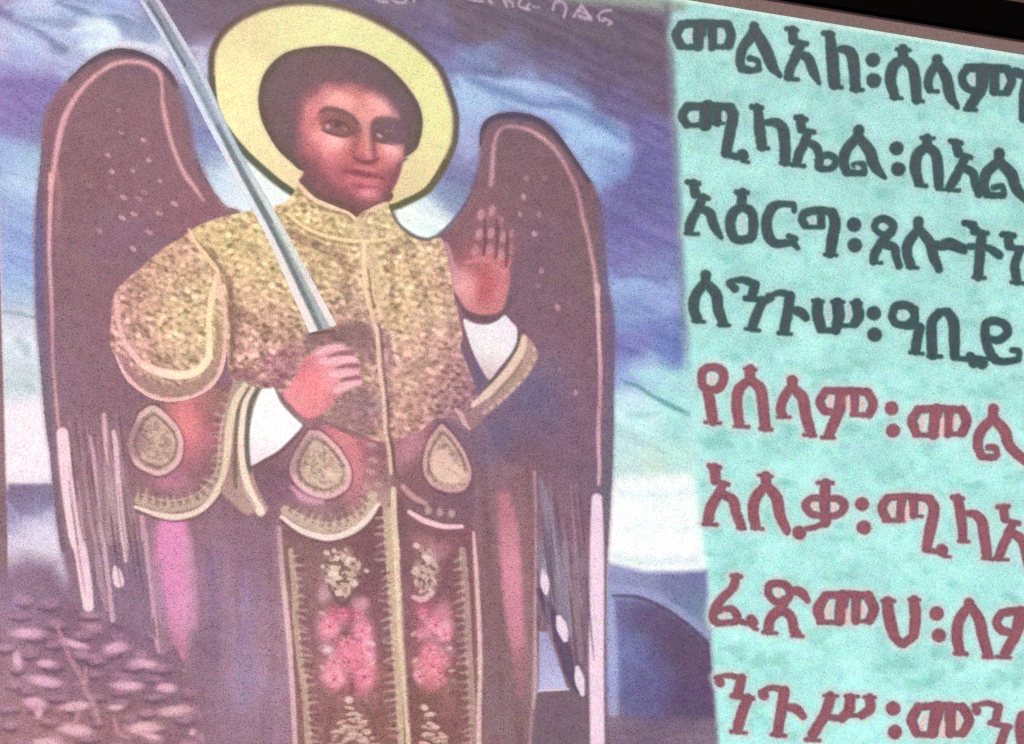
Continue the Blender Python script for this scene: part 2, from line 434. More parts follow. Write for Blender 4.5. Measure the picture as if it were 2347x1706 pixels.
# heap of pebbles at the lower left
ID_ROCK = own_id('rock_heap')
put(poly(B3([(-120, 330), (60, 320), (200, 260), (400, 300), (560, 520), (760, 700), (960, 640), (1200, 900), (1400, 1020), (1540, 1120), (1620, 1380), (1760, 1420), (2000, 1600), (2300, 2700), (-300, 2700)]), 70, False),
    field([(20, 1300, 158, 118, 122), (70, 1310, 152, 120, 138), (130, 1320, 148, 110, 122), (60, 1370, 172, 142, 165), (20, 1450, 172, 128, 136), (150, 1420, 152, 112, 122), (250, 1420, 148, 110, 124),
           (20, 1600, 178, 132, 136), (150, 1550, 162, 118, 128), (300, 1500, 156, 114, 124), (400, 1560, 156, 116, 126), (100, 1690, 178, 124, 122), (300, 1690, 168, 120, 120), (480, 1690, 160, 116, 124), (330, 1470, 160, 120, 140)], 50), own=ID_ROCK)
peb = [(200, 820, 110, 36, 0), (685, 770, 90, 42, 10), (560, 900, 100, 26, 14), (870, 925, 90, 36, -6), (130, 1020, 34, 60, -10), (340, 1045, 60, 26, 0), (1075, 1045, 92, 32, 6),
       (330, 1180, 125, 38, 12), (950, 1210, 108, 36, 4), (1240, 1225, 76, 34, 6), (1500, 1230, 66, 36, 0), (1515, 1300, 26, 50, 8), (260, 1340, 80, 40, 10), (560, 1365, 115, 34, -6), (870, 1375, 60, 20, 0),
       (1320, 1400, 130, 36, -4), (560, 1540, 120, 42, 6), (1070, 1530, 118, 48, 0), (1590, 1450, 90, 50, 25), (360, 1640, 120, 36, 0), (1610, 1610, 110, 40, 6), (1600, 1530, 34, 60, 0), (1880, 1640, 110, 30, -8),
       (130, 600, 44, 60, 0), (1430, 1115, 70, 18, 22), (1440, 1560, 30, 24, 0), (290, 1420, 30, 40, 20), (1130, 1590, 60, 22, 10)]
for i, (x, y, rx, ry, ro) in enumerate(peb):
    p = B3([(x, y)])[0]
    c = (222, 164, 170) if y < 1350 else (226, 168, 168)
    if i in (18, 20, 21, 22):
        c = (246, 206, 206)
    if i == 23:
        c = (178, 150, 176)
    put(blob(p[0], p[1] + ry / 3.258 * 0.9, rx / 3.258 * 0.8, ry / 3.258 * 0.55, ro), (138, 100, 114), .3, clip=ID_ROCK)
    put(blob(p[0], p[1], rx / 3.258 * 1.0, ry / 3.258 * 1.05, ro, 1.5), c, .95 if i != 1 and i != 23 else .6, clip=ID_ROCK)
rr = np.random.default_rng(77)
for row in range(12):
    yy = 1385 + row * 34 + (0 if row < 9 else 6)
    xx = -60 + rr.uniform(0, 40)
    while xx < 330 + row * 18:
        px_, py_ = xx, yy + rr.uniform(-13, 13)
        a_, b_ = rr.uniform(14, 27), rr.uniform(7.5, 12)
        q_ = rr.uniform(-12, 14)
        put(line([(px_ - a_, py_ + b_ * 1.2), (px_, py_ + b_ * 1.7), (px_ + a_, py_ + b_ * 1.1)], [4, 8, 4], 12), (112, 76, 96), .55, clip=ID_ROCK)
        tone = rr.uniform(-14, 16)
        put(blob(px_, py_, a_ * .9, b_ * .95, q_, 1.8), (206 + tone, 152 + tone, 166 + tone * .7), .5, clip=ID_ROCK)
        xx += a_ * 2 + rr.uniform(14, 60)
for i, (x, y, rx, ry, ro) in enumerate(peb):
    p = B3([(x, y)])[0]
    if i not in (1, 23):
        put(blob(p[0], p[1], rx / 3.258, ry / 3.258, ro, 1.6), (240, 184, 194) if y < 1350 else ((248, 208, 206) if i in (18, 20, 21, 22) else (240, 186, 184)), .9, clip=ID_ROCK)
put(Mk(ALL, np.ones((NY, NX), np.float32)), lambda W: RGB * np.array([.96, .97, 1.04]), 1.0, clip=ID_ROCK)
for P in ([(430, 780), (480, 900), (520, 1000), (600, 1130), (640, 1250), (700, 1350), (740, 1480)], [(640, 1090), (640, 1180), (560, 1200)], [(560, 1370), (580, 1440), (540, 1510)], [(850, 1450), (880, 1560), (960, 1600)]):
    put(line(B3(P), [8] + [12] * (len(P) - 2) + [7], 9), (200, 148, 160), .7, clip=ID_ROCK)

# ---------------------------------------------------------------- wings
ID_WL = own_id('wing')
wl = [(90, 400), (96, 330), (98, 291), (106, 251), (122, 225), (148, 190), (180, 159), (212, 132), (251, 114), (291, 112), (331, 122), (370, 143), (402, 180), (423, 233), (437, 286), (447, 344), (466, 392),
      (487, 434), (497, 448), (519, 474), (552, 488), (600, 560), (560, 900), (400, 1000), (350, 1420), (290, 1440), (240, 1410), (170, 1380), (150, 1310), (135, 1234), (124, 1144), (114, 1038), (108, 1000), (100, 932), (95, 870), (88, 800), (82, 740), (80, 640), (79, 540), (82, 470)]
wing_f = field([(291, 130, 128, 100, 112), (200, 190, 146, 102, 112), (300, 200, 146, 104, 114), (150, 260, 148, 104, 116), (270, 300, 146, 106, 116), (380, 300, 150, 104, 114), (200, 400, 146, 102, 112), (350, 400, 150, 106, 118),
                (460, 480, 154, 104, 116), (150, 600, 148, 108, 118), (280, 560, 148, 108, 124), (250, 680, 150, 106, 116), (140, 760, 148, 110, 126), (200, 800, 152, 110, 122), (170, 900, 152, 110, 122), (280, 900, 150, 108, 122), (200, 1000, 156, 116, 130),
                (300, 1020, 150, 112, 126), (180, 1150, 158, 120, 130), (240, 1150, 162, 128, 138), (300, 1200, 152, 118, 128), (200, 1300, 150, 116, 132), (300, 1330, 146, 118, 142), (330, 1420, 150, 116, 140), (110, 900, 146, 120, 140)], 50)
put(poly(wl, 22), lambda W: wing_f(W) + np.array([2, 2, 3.]), own=ID_WL)
edge = [(88, 800), (82, 740), (80, 640), (79, 540), (82, 470), (90, 400), (96, 330), (98, 291), (106, 251), (122, 225), (148, 190), (180, 159), (212, 132), (251, 114), (291, 112), (331, 122), (370, 143), (402, 180), (423, 233), (437, 286), (447, 344), (466, 392), (487, 434), (519, 474), (552, 488)]
put(line([(96, 330), (91, 420), (90, 560), (90, 660), (95, 760), (100, 860), (107, 950), (115, 1050), (128, 1150), (142, 1260)], [10, 15, 20, 22, 20, 20, 20, 20, 20, 14], 14), field([(90, 400, 118, 104, 128), (90, 560, 112, 104, 158), (90, 640, 108, 104, 158), (98, 760, 130, 112, 138), (105, 900, 128, 112, 130), (125, 1100, 130, 108, 128)], 60), .85, clip=ID_WL)
put(line([(160, 184), (200, 145), (255, 120), (295, 118), (340, 130), (380, 158), (404, 200)], [8, 12, 15, 17, 15, 15, 10], 10), (88, 74, 92), .95, clip=ID_WL)
put(line([(404, 200), (425, 270), (440, 340), (460, 395), (490, 440), (520, 470), (552, 484)], [12, 12, 10, 10, 10, 12, 14], 12), field([(410, 220, 130, 112, 132), (440, 320, 128, 112, 138), (490, 440, 122, 100, 112), (550, 484, 120, 110, 90)], 40), .75, clip=ID_WL)
PINK = (228, 166, 172)
pl = A1([(440, 1640), (470, 1450), (500, 1250), (550, 1050), (620, 900), (720, 760), (850, 640), (980, 560), (1100, 535), (1230, 545), (1330, 590), (1390, 660), (1405, 780), (1410, 900), (1440, 1050), (1480, 1220), (1540, 1380), (1600, 1510), (1680, 1620), (1760, 1730)])
put(line(pl, [12, 12, 13, 14, 12, 11, 9, 10, 10, 10, 10, 9, 6, 9, 10, 9, 8, 10, 9, 5], 12), PINK, .95, clip=ID_WL)
pl2 = np.vstack([A3([(440, 0), (438, 200), (430, 450), (427, 700), (440, 950), (450, 1200), (455, 1500)]), B1([(458, 120), (475, 300), (495, 550), (512, 690)])])
put(line(pl2, [11, 11, 10, 9, 9, 9, 7, 8, 8, 8, 6], 7), field([(110, 420, 232, 168, 172), (112, 600, 224, 176, 196), (114, 700, 212, 160, 176), (120, 800, 196, 144, 154), (130, 950, 212, 160, 166)], 60), .9, clip=ID_WL)
put(line(A3([(500, 0), (510, 200), (500, 500)]), [16, 14, 6], 14), (196, 134, 140), .5, clip=ID_WL)
spk = A1([(1050, 1150), (1240, 1215), (935, 1345), (1290, 1390), (970, 1490), (1150, 1480), (1390, 1570), (1030, 960)]).tolist() + A3([(1070, 200), (1250, 155), (1510, 255), (1060, 378), (1160, 345), (1380, 340), (860, 490), (1290, 500), (1155, 645), (1200, 210), (960, 110), (780, 100)]).tolist()
for i, (x, y) in enumerate(spk):
    o = (.5, .8, .7, .75, .9, .6, .6, .35, .75, .4, .85, .9, .75, .55, .55, .65, .9, .4, .3, .25)[i]
    put(ell(x, y, 9 if i > 7 else 6.5, 5, 30, 6), (212, 160, 168), o, clip=ID_WL)
# long quills at the foot of the left wing
for P, wd, c, op in (
    (np.vstack([B1([(540, 735), (565, 1000), (600, 1300), (655, 1640)]), B3([(600, 200), (640, 450), (660, 620)])]), [27, 29, 29, 30, 30, 29, 24], (250, 216, 226), .95),
    (B1([(900, 570), (912, 750), (920, 900), (935, 1000)]), [10, 11, 8, 4], (228, 184, 190), .85),
    (np.vstack([B1([(985, 720), (1005, 850), (1020, 1100), (1045, 1400), (1070, 1640)]), B3([(930, 150), (940, 280)])]), [9, 12, 13, 13, 14, 12, 8], (240, 200, 208), .9),
    (np.vstack([B1([(780, 760), (810, 930), (830, 1150), (850, 1350), (880, 1600)]), B3([(775, 150), (800, 350), (820, 520), (840, 720)])]), [5, 9, 11, 9, 9, 10, 11, 10, 12], (222, 178, 188), .8),
    (B1([(850, 760), (865, 1000), (860, 1300), (870, 1600)]), [8, 14, 12, 10], (180, 140, 152), .5),
    (B1([(930, 1000), (960, 1300), (970, 1640)]), [14, 26, 30], (186, 152, 158), .7),
    (B1([(770, 1250), (790, 1450), (820, 1640)]), [8, 12, 10], (190, 150, 160), .6),
    (B3([(715, 60), (735, 300), (760, 470), (800, 640)]), [8, 14, 16, 10], (196, 158, 166), .6),
    (B3([(860, 330), (875, 380), (888, 440)]), [8, 22, 24], (252, 216, 226), .95)):
    put(line(P, wd, 7), c, op, clip=[ID_WL, ID_ROCK])

_r = np.random.default_rng(19)
for _ in range(26):
    _x = _r.uniform(150, 320); _y = _r.uniform(930, 1180); _l = _r.uniform(90, 240)
    put(line([(_x, _y), (_x + _l * .06, _y + _l * .5), (_x + _l * .14, _y + _l)], [2, _r.uniform(2.5, 5), 2], 6), (206, 166, 176), _r.uniform(.2, .5), clip=ID_WL)
for _ in range(16):
    _x = _r.uniform(140, 330); _y = _r.uniform(930, 1200); _l = _r.uniform(90, 220)
    put(line([(_x, _y), (_x + _l * .06, _y + _l * .5), (_x + _l * .14, _y + _l)], [2, _r.uniform(3, 6), 2], 7), (110, 78, 90), _r.uniform(.3, .55), clip=ID_WL)
ID_WR = own_id('wing')
wr = [(893, 478), (913, 516), (944, 540), (976, 551), (1003, 543), (1029, 519), (1050, 493), (1066, 466), (1077, 440), (1090, 404), (1098, 359), (1099, 314), (1106, 285), (1127, 266), (1159, 258), (1196, 259), (1233, 269), (1265, 290), (1291, 322), (1317, 359), (1344, 399), (1365, 430), (1378, 473), (1386, 526),
      (1389, 571), (1391, 624), (1398, 674), (1407, 720), (1409, 800), (1407, 900), (1406, 1000), (1404, 1074), (1400, 1149), (1396, 1229), (1392, 1289), (1390, 1408), (1387, 1600), (1386, 1900), (1100, 2000), (1000, 1500), (960, 900)]
put(poly(wr, 20), field([(1190, 290, 128, 100, 116), (1150, 350, 140, 104, 116), (1250, 350, 140, 102, 114), (1200, 450, 142, 104, 116), (1320, 450, 138, 102, 114), (1130, 500, 150, 106, 116), (1250, 560, 140, 104, 122), (1340, 600, 138, 106, 114), (1230, 650, 140, 106, 122),
                        (1300, 720, 142, 106, 120), (1200, 760, 140, 106, 124), (1350, 850, 142, 106, 122), (1250, 880, 142, 118, 142), (1180, 960, 142, 112, 134), (1300, 980, 144, 108, 130), (1360, 1050, 142, 106, 126), (1200, 1060, 136, 104, 120), (1100, 1150, 140, 104, 122),
                        (1270, 1150, 148, 116, 132), (1320, 1200, 144, 106, 122), (1250, 1300, 152, 134, 150), (1320, 1400, 142, 112, 130), (1200, 1400, 142, 110, 120), (1270, 1650, 134, 110, 124), (1100, 1500, 142, 108, 126), (1380, 1100, 130, 110, 132)], 46), own=ID_WR)
put(line([(1099, 330), (1103, 300), (1125, 273), (1160, 264), (1200, 266), (1240, 280), (1280, 316), (1320, 372), (1350, 416)], [9, 13, 16, 18, 18, 15, 14, 12, 9], 11), (80, 70, 98), .9, clip=ID_WR)
put(line([(1370, 460), (1381, 540), (1385, 640), (1398, 720), (1400, 800), (1398, 900), (1396, 1000), (1394, 1080), (1390, 1160), (1386, 1300), (1384, 1500), (1382, 1700)], [10, 14, 12, 16, 20, 22, 24, 24, 20, 12, 10, 10], 12), field([(1381, 540, 118, 108, 140), (1398, 680, 112, 108, 158), (1400, 760, 130, 104, 140), (1396, 950, 122, 112, 134), (1394, 1080, 122, 114, 132), (1386, 1300, 130, 112, 130)], 60), .85, clip=ID_WR)
put(line([(893, 478), (913, 514), (944, 540), (976, 551), (1003, 543), (1029, 519), (1056, 485), (1080, 445), (1094, 400)], [6, 9, 11, 12, 12, 10, 8, 8, 6], 8), field([(900, 490, 118, 112, 92), (960, 550, 112, 106, 108), (1060, 480, 118, 102, 126)], 50), .85)
pr = A5([(475, 690), (490, 500), (500, 360), (530, 250), (600, 192), (710, 195), (820, 230), (920, 290), (1020, 380), (1090, 480), (1150, 590), (1210, 720), (1240, 830), (1270, 980), (1310, 1130), (1340, 1280), (1370, 1450), (1390, 1640)])
put(line(pr, [11, 11, 9, 7, 5, 6, 8, 10, 9, 9, 8, 9, 9, 10, 9, 10, 10, 10], 12), field([(1130, 400, 208, 152, 164), (1140, 290, 196, 142, 154), (1200, 292, 226, 178, 184), (1290, 370, 202, 146, 158), (1330, 470, 200, 146, 154), (1340, 580, 206, 160, 168), (1365, 660, 212, 172, 176)], 50), .9, clip=ID_WR)
put(line(np.vstack([A6([(1395, 60), (1400, 250), (1408, 500), (1420, 750), (1418, 1000), (1405, 1250), (1408, 1500)]), B5([(940, 40), (936, 150)])]), [12, 11, 9, 10, 9, 10, 9, 9, 8], 7), field([(1370, 700, 218, 176, 182), (1372, 780, 230, 192, 206), (1372, 900, 200, 150, 166), (1372, 1050, 216, 176, 190)], 60), .9, clip=ID_WR)
for (x, y), o in zip(np.vstack([A5([(780, 640), (755, 800), (725, 950), (890, 950), (850, 1120), (910, 1440), (940, 640)]), A6([(1050, 245), (1070, 790), (1205, 985), (880, 60)])]), (.4, .8, .6, .45, .8, .6, .3, .75, .35, .7, .4)):
    put(ell(x, y, 6, 7, -20, 6), (204, 158, 168), o, clip=ID_WR)
# quills and drops in the right wing
for P, wd, c, op in (
    (B5([(925, 235), (925, 500), (925, 800), (922, 1100), (925, 1400), (928, 1649), (930, 2300)]), [24, 32, 33, 34, 33, 33, 33], (246, 216, 234), .97),
    (B5([(600, 120), (650, 350), (690, 600), (720, 850), (760, 1000)]), [8, 28, 44, 40, 24], (150, 138, 160), .75),
    (B5([(740, 480), (790, 750), (820, 1000), (830, 1150)]), [6, 14, 18, 14], (164, 136, 146), .6),
    (B5([(562, 85), (562, 400), (560, 700), (562, 1000), (566, 1300), (555, 1480), (540, 1649), (530, 2000)]), [9, 12, 12, 12, 14, 13, 11, 11], (208, 172, 176), .9),
    (B5([(590, 760), (660, 900), (720, 1050), (780, 1250), (830, 1350)]), [10, 26, 30, 26, 16], (104, 84, 112), .85)):
    put(line(P, wd, 8), c, op, clip=ID_WR)
for _ in range(22):
    _x = _r.uniform(1225, 1345); _y = _r.uniform(1080, 1350); _l = _r.uniform(90, 230)
    put(line([(_x, _y), (_x + _l * .05, _y + _l * .5), (_x + _l * .1, _y + _l)], [2, _r.uniform(2.5, 5), 2], 6), (190, 166, 184), _r.uniform(.2, .45), clip=ID_WR)
for _ in range(16):
    _x = _r.uniform(1225, 1350); _y = _r.uniform(1060, 1400); _l = _r.uniform(90, 230)
    put(line([(_x, _y), (_x + _l * .05, _y + _l * .5), (_x + _l * .1, _y + _l)], [2, _r.uniform(4, 7), 2], 7), (104, 78, 94), _r.uniform(.3, .55), clip=ID_WR)
put(poly(B5([(592, 1000), (640, 1005), (690, 1130), (755, 1330), (590, 1340)]), 9, False), field([(1240, 1500, 172, 168, 206), (1250, 1560, 192, 190, 232), (1270, 1580, 204, 198, 234)], 30), .95, clip=ID_WR)
put(line(B5([(590, 1342), (760, 1332)]), 5, 6, False), (240, 226, 240), .8, clip=ID_WR)
put(poly(B5([(580, 1358), (760, 1350), (870, 1370), (868, 2000), (530, 2000), (550, 1500)]), 12, False), (133, 108, 122), .85, clip=ID_WR)
for P, wd in ((B5([(618, 650), (625, 720), (632, 775)]), [10, 20, 10]), (B5([(705, 920), (725, 980), (742, 1045)]), [12, 25, 13]), (B5([(812, 1210), (825, 1280), (842, 1360)]), [10, 22, 10])):
    put(line(P, wd, 7), (244, 222, 238), .95, clip=ID_WR)
put(line(B5([(625, 590), (625, 660)]), [6, 10], 8), (176, 160, 186), .7, clip=ID_WR)

# ---------------------------------------------------------------- halo and head
ID_HALO = own_id('halo')
hal = [(493, 169), (500, 111), (537, 63), (601, 29), (664, 16), (731, 16), (797, 29), (863, 57), (924, 93), (969, 130), (1000, 164), (1020, 210), (1035, 262), (1033, 319), (1018, 360), (998, 397), (971, 432), (929, 455), (885, 470), (800, 470), (700, 446), (651, 418), (612, 386), (572, 349), (532, 302), (503, 251)]
hp = np.array(hal, float); hc = np.array([764, 243.0])
out = hc + (hp - hc) * (1 + 17 / np.linalg.norm(hp - hc, axis=1))[:, None]
put(poly(out, 10), field([(480, 170, 100, 92, 82), (500, 100, 112, 86, 78), (600, 15, 112, 92, 84), (760, 5, 118, 104, 92), (900, 60, 106, 90, 80), (1000, 140, 98, 88, 88), (1048, 260, 104, 96, 92), (1020, 380, 112, 102, 72), (930, 465, 108, 106, 74), (640, 425, 100, 106, 84), (560, 350, 100, 108, 90), (500, 270, 96, 102, 82)], 50), own=ID_HALO)
put(poly(hal, 7), field([(500, 150, 246, 232, 172), (560, 70, 232, 214, 164), (640, 50, 238, 230, 168), (730, 50, 240, 234, 172), (830, 70, 238, 232, 170), (920, 130, 232, 228, 160), (990, 190, 238, 234, 165), (1015, 280, 236, 234, 164), (1000, 350, 238, 228, 170), (960, 400, 234, 214, 166), (900, 440, 234, 204, 160), (540, 200, 252, 242, 180), (560, 280, 248, 238, 180), (600, 340, 244, 230, 176), (660, 390, 246, 224, 176), (700, 420, 242, 214, 172)], 55))
for P in ([(493, 169), (500, 111), (537, 63), (601, 29), (664, 16), (731, 16), (797, 29), (863, 57), (924, 93), (969, 130), (1000, 164), (1020, 210), (1035, 262), (1033, 319), (1018, 360)],):
    put(line(P, 9, 9), (232, 208, 166), .55, clip=ID_HALO)

ID_HAIR = own_id('hair')
hair = [(731, 106), (665, 117), (625, 143), (601, 180), (592, 225), (598, 270), (617, 312), (638, 344), (665, 370), (699, 394), (800, 420), (925, 370), (929, 362), (946, 350), (958, 336), (968, 296), (965, 254), (942, 209), (897, 159), (850, 127), (797, 109)]
hp = np.array(hair, float); hc = np.array([780, 250.0])
out = hc + (hp - hc) * (1 + 6 / np.linalg.norm(hp - hc, axis=1))[:, None]
put(poly(out, 7), (226, 204, 170), .6, clip=ID_HALO)
put(poly(hair, 7), field([(731, 112, 110, 94, 78), (640, 150, 118, 94, 96), (604, 200, 116, 96, 84), (640, 220, 132, 98, 118), (700, 150, 128, 98, 108), (780, 140, 128, 98, 110), (860, 160, 124, 96, 106), (930, 220, 126, 96, 112), (960, 290, 112, 92, 92), (640, 300, 130, 98, 106), (670, 360, 116, 92, 84), (600, 260, 116, 92, 84), (940, 340, 122, 92, 90), (740, 170, 136, 94, 102), (900, 180, 110, 92, 90)], 34), own=ID_HAIR)
put(line([(720, 112), (665, 122), (630, 148), (606, 182), (599, 225), (604, 270), (622, 312), (642, 343), (670, 368), (700, 392)], 12, 12), (100, 88, 66), .75, clip=ID_HAIR)
put(line([(720, 112), (760, 112), (797, 115), (848, 133), (892, 165), (936, 213), (959, 256), (962, 296), (952, 332)], 10, 12), (98, 86, 70), .75, clip=ID_HAIR)

ID_FACE = own_id('face')
face = np.vstack([FF([(180, 520), (200, 360), (330, 230), (520, 150), (720, 140), (950, 160), (1150, 230), (1300, 330), (1400, 480), (1450, 700), (1480, 900), (1478, 1050), (1450, 1150), (1400, 1300), (1330, 1440), (1260, 1540), (1150, 1610), (1000, 1640), (850, 1625), (700, 1575), (500, 1475), (340, 1360), (260, 1290), (285, 1190), (215, 1050), (200, 800)])])
fp = [(720, 350, 244, 166, 164), (660, 300, 226, 148, 148), (620, 340, 226, 146, 148), (820, 400, 230, 150, 150), (500, 330, 206, 128, 134), (330, 330, 176, 108, 118), (620, 210, 200, 122, 128), (800, 220, 198, 120, 124), (950, 300, 206, 124, 124), (1000, 200, 158, 94, 102), (700, 150, 150, 94, 104), (400, 220, 160, 98, 108),
      (1150, 400, 236, 160, 160), (1250, 470, 226, 160, 164), (1080, 340, 226, 146, 146), (1230, 330, 190, 130, 138), (1360, 400, 140, 98, 116), (950, 430, 216, 134, 134), (1000, 540, 226, 150, 146), (1120, 500, 226, 146, 146), (1330, 540, 188, 130, 142), (1180, 250, 148, 96, 108),
      (220, 450, 140, 92, 104), (200, 600, 158, 98, 108), (320, 500, 216, 126, 134), (300, 650, 214, 122, 128), (260, 800, 204, 112, 122), (400, 620, 204, 116, 122), (380, 420, 216, 132, 138), (200, 800, 148, 94, 106), (240, 950, 170, 98, 110), (230, 1080, 138, 92, 100),
      (480, 800, 236, 150, 156), (650, 860, 248, 180, 184), (560, 920, 236, 148, 154), (780, 900, 222, 130, 136), (880, 850, 200, 112, 116), (400, 930, 196, 104, 116), (600, 1030, 216, 120, 130), (420, 1050, 172, 96, 110), (550, 1130, 190, 102, 114), (720, 1060, 208, 114, 122), (330, 1130, 146, 94, 108),
      (400, 1200, 150, 96, 110), (340, 1290, 128, 94, 98), (480, 1300, 158, 96, 108), (620, 1220, 188, 100, 114), (700, 1330, 180, 98, 112), (560, 1420, 140, 92, 102), (750, 1450, 172, 98, 112), (850, 1540, 140, 90, 98), (1000, 1580, 150, 92, 104), (1150, 1560, 150, 92, 104), (700, 1540, 128, 94, 92),
      (1010, 650, 222, 146, 146), (1040, 780, 212, 132, 132), (1040, 900, 216, 130, 132), (1050, 1010, 224, 138, 142), (940, 950, 196, 106, 112), (900, 750, 170, 106, 108), (960, 660, 186, 124, 122), (1120, 950, 182, 98, 104), (1110, 800, 150, 100, 106), (850, 980, 190, 104, 112), (1180, 1050, 204, 112, 118),
      (1320, 950, 248, 180, 180), (1250, 900, 232, 156, 156), (1400, 1000, 226, 152, 160), (1200, 900, 206, 130, 130), (1300, 1060, 214, 124, 130), (1430, 900, 196, 134, 140), (1470, 1000, 160, 102, 108), (1400, 1130, 176, 104, 112), (1440, 1200, 140, 92, 100), (1480, 800, 130, 96, 112),
      (1040, 1090, 166, 84, 96), (960, 1060, 172, 90, 100), (1120, 1080, 172, 90, 102), (950, 1150, 196, 110, 120), (1080, 1150, 204, 118, 126), (850, 1120, 196, 106, 116), (1200, 1160, 206, 114, 122), (780, 1200, 170, 86, 98), (900, 1210, 160, 78, 90), (1020, 1240, 158, 80, 92), (1150, 1260, 166, 84, 98), (1260, 1270, 160, 88, 98),
      (860, 1300, 206, 112, 124), (980, 1310, 196, 104, 118), (1100, 1320, 208, 120, 132), (1220, 1350, 176, 98, 112), (900, 1390, 178, 96, 112), (1020, 1450, 226, 128, 140), (1100, 1460, 222, 126, 138), (900, 1450, 190, 104, 118), (1200, 1440, 172, 98, 112), (1310, 1350, 152, 92, 102), (1340, 1250, 160, 96, 106), (1280, 1480, 128, 92, 94)]
fq = np.array(fp, float); fq[:, :2] = FF(fq[:, :2])
put(poly([(692, 408), (700, 432), (735, 462), (790, 486), (818, 504), (838, 494), (886, 468), (896, 440), (800, 400)], 8), (126, 90, 88), own=ID_FACE)
put(poly(face, 12), field(fq, 10.5), own=ID_FACE)
put(line(FF([(215, 1050), (215, 800), (205, 560), (230, 400), (340, 240), (520, 155), (720, 135), (950, 160), (1150, 230), (1300, 320), (1400, 450)]), [14, 16, 18, 20, 18, 14, 12, 12, 14, 16, 14], 34), (138, 96, 106), .8)
EYE = (122, 86, 90)
put(poly(FF([(490, 510), (560, 455), (680, 470), (800, 520), (900, 590), (960, 690), (900, 770), (800, 775), (720, 785), (600, 745), (510, 690), (470, 600)]), 14), field([(*FF([(520, 560)])[0], 160, 96, 100), (*FF([(700, 540)])[0], 138, 94, 94), (*FF([(700, 620)])[0], 120, 84, 86), (*FF([(850, 680)])[0], 134, 92, 92), (*FF([(640, 720)])[0], 128, 88, 92)], 14), .8, clip=ID_FACE)
put(line(FF([(480, 500), (580, 465), (700, 480), (830, 540), (930, 640)]), [5, 8, 9, 8, 5], 7), (118, 84, 82), .55, clip=ID_FACE)
put(line(FF([(510, 715), (600, 750), (720, 785), (820, 780)]), [4, 6, 6, 4], 6), (120, 76, 82), .75, clip=ID_FACE)
put(line(FF([(540, 630), (650, 600), (780, 640), (830, 700)]), [4, 6, 6, 4], 6), (104, 76, 80), .6, clip=ID_FACE)
for P, wd, c, o, sf in (
    ([(460, 520), (560, 450), (700, 468), (840, 530), (940, 640)], [4, 9, 10, 9, 4], (112, 80, 80), .5, 10),
    ([(1090, 640), (1150, 578), (1280, 572), (1400, 585)], [4, 8, 8, 5], (112, 82, 84), .5, 10),
    ([(500, 700), (590, 745), (720, 782), (830, 775)], [4, 8, 8, 5], (112, 76, 80), .45, 9),
    ([(950, 690), (930, 780), (900, 880), (870, 980), (900, 1040)], [8, 14, 14, 14, 8], (160, 92, 98), .55, 16),
    ([(1100, 700), (1110, 820), (1120, 950), (1140, 1040)], [8, 10, 10, 8], (138, 88, 96), .65, 12),
    ([(880, 1030), (940, 1075), (1030, 1095), (1120, 1085), (1180, 1050)], [4, 8, 9, 8, 4], (140, 66, 80), .75, 8),
    ([(900, 1150), (1000, 1165), (1120, 1180)], [6, 9, 6], (218, 130, 138), .6, 10),
    ([(840, 1270), (960, 1300), (1080, 1310), (1190, 1300)], [6, 12, 12, 6], (216, 116, 130), .65, 12),
    ([(860, 1370), (980, 1385), (1120, 1390)], [6, 9, 6], (152, 80, 96), .6, 12),
    ([(300, 1080), (400, 1220), (520, 1340), (680, 1450), (850, 1530)], [14, 22, 24, 22, 14], (134, 88, 98), .55, 26),
    ([(1430, 1090), (1400, 1230), (1330, 1370), (1240, 1490)], [8, 14, 14, 10], (134, 86, 96), .55, 16),
    ([(600, 820), (700, 850), (780, 880)], [8, 13, 8], (242, 174, 176), .5, 20),
    ([(1260, 920), (1340, 950), (1400, 980)], [8, 14, 8], (242, 174, 174), .5, 20),
    ([(600, 370), (720, 350), (840, 390)], [14, 20, 12], (246, 172, 168), .6, 24),
    ([(1100, 380), (1190, 420), (1290, 490)], [10, 18, 10], (244, 174, 172), .6, 20)):
    put(line(FF(P), wd, sf), c, o, clip=ID_FACE)
put(Mk(ALL, np.ones((NY, NX), np.float32)), lambda W: RGB * np.array([1.04, 1.0, .975]), 1.0, clip=ID_FACE)
put(ell(*FF([(690, 650)])[0], 9, 8, 0, 7), (96, 68, 74), .6, clip=ID_FACE)
put(ell(*FF([(1275, 745)])[0], 9, 8, 0, 7), (96, 70, 78), .6, clip=ID_FACE)
put(ell(*FF([(572, 672)])[0], 6.5, 5, 35, 6), (220, 164, 172), .8, clip=ID_FACE)
put(line(FF([(740, 690), (780, 700), (770, 750)]), [4, 5, 3], 5), (190, 140, 146), .6, clip=ID_FACE)
put(line(FF([(640, 700), (700, 690)]), 3, 4), (166, 120, 126), .5, clip=ID_FACE)
put(poly(FF([(1085, 640), (1150, 575), (1280, 575), (1400, 590), (1490, 650), (1500, 850), (1400, 885), (1300, 875), (1200, 855), (1120, 800), (1085, 720)]), 14), field([(*FF([(1150, 650)])[0], 126, 92, 92), (*FF([(1300, 680)])[0], 128, 96, 106), (*FF([(1440, 750)])[0], 128, 96, 112), (*FF([(1250, 830)])[0], 122, 88, 94)], 14), .93, clip=[ID_FACE, ID_HAIR])
put(ell(*FF([(1182, 780)])[0], 7.5, 4.5, 30, 5), (206, 158, 164), .85, clip=ID_FACE)
for p, o in (((1270, 720), .5), ((1350, 660), .45), ((1330, 720), .3)):
    put(ell(*FF([p])[0], 4, 3, 0, 4), (190, 144, 152), o, clip=ID_FACE)
put(line(FF([(1110, 830), (1220, 862), (1330, 880)]), [3, 5, 4], 5), (104, 74, 80), .6, clip=ID_FACE)
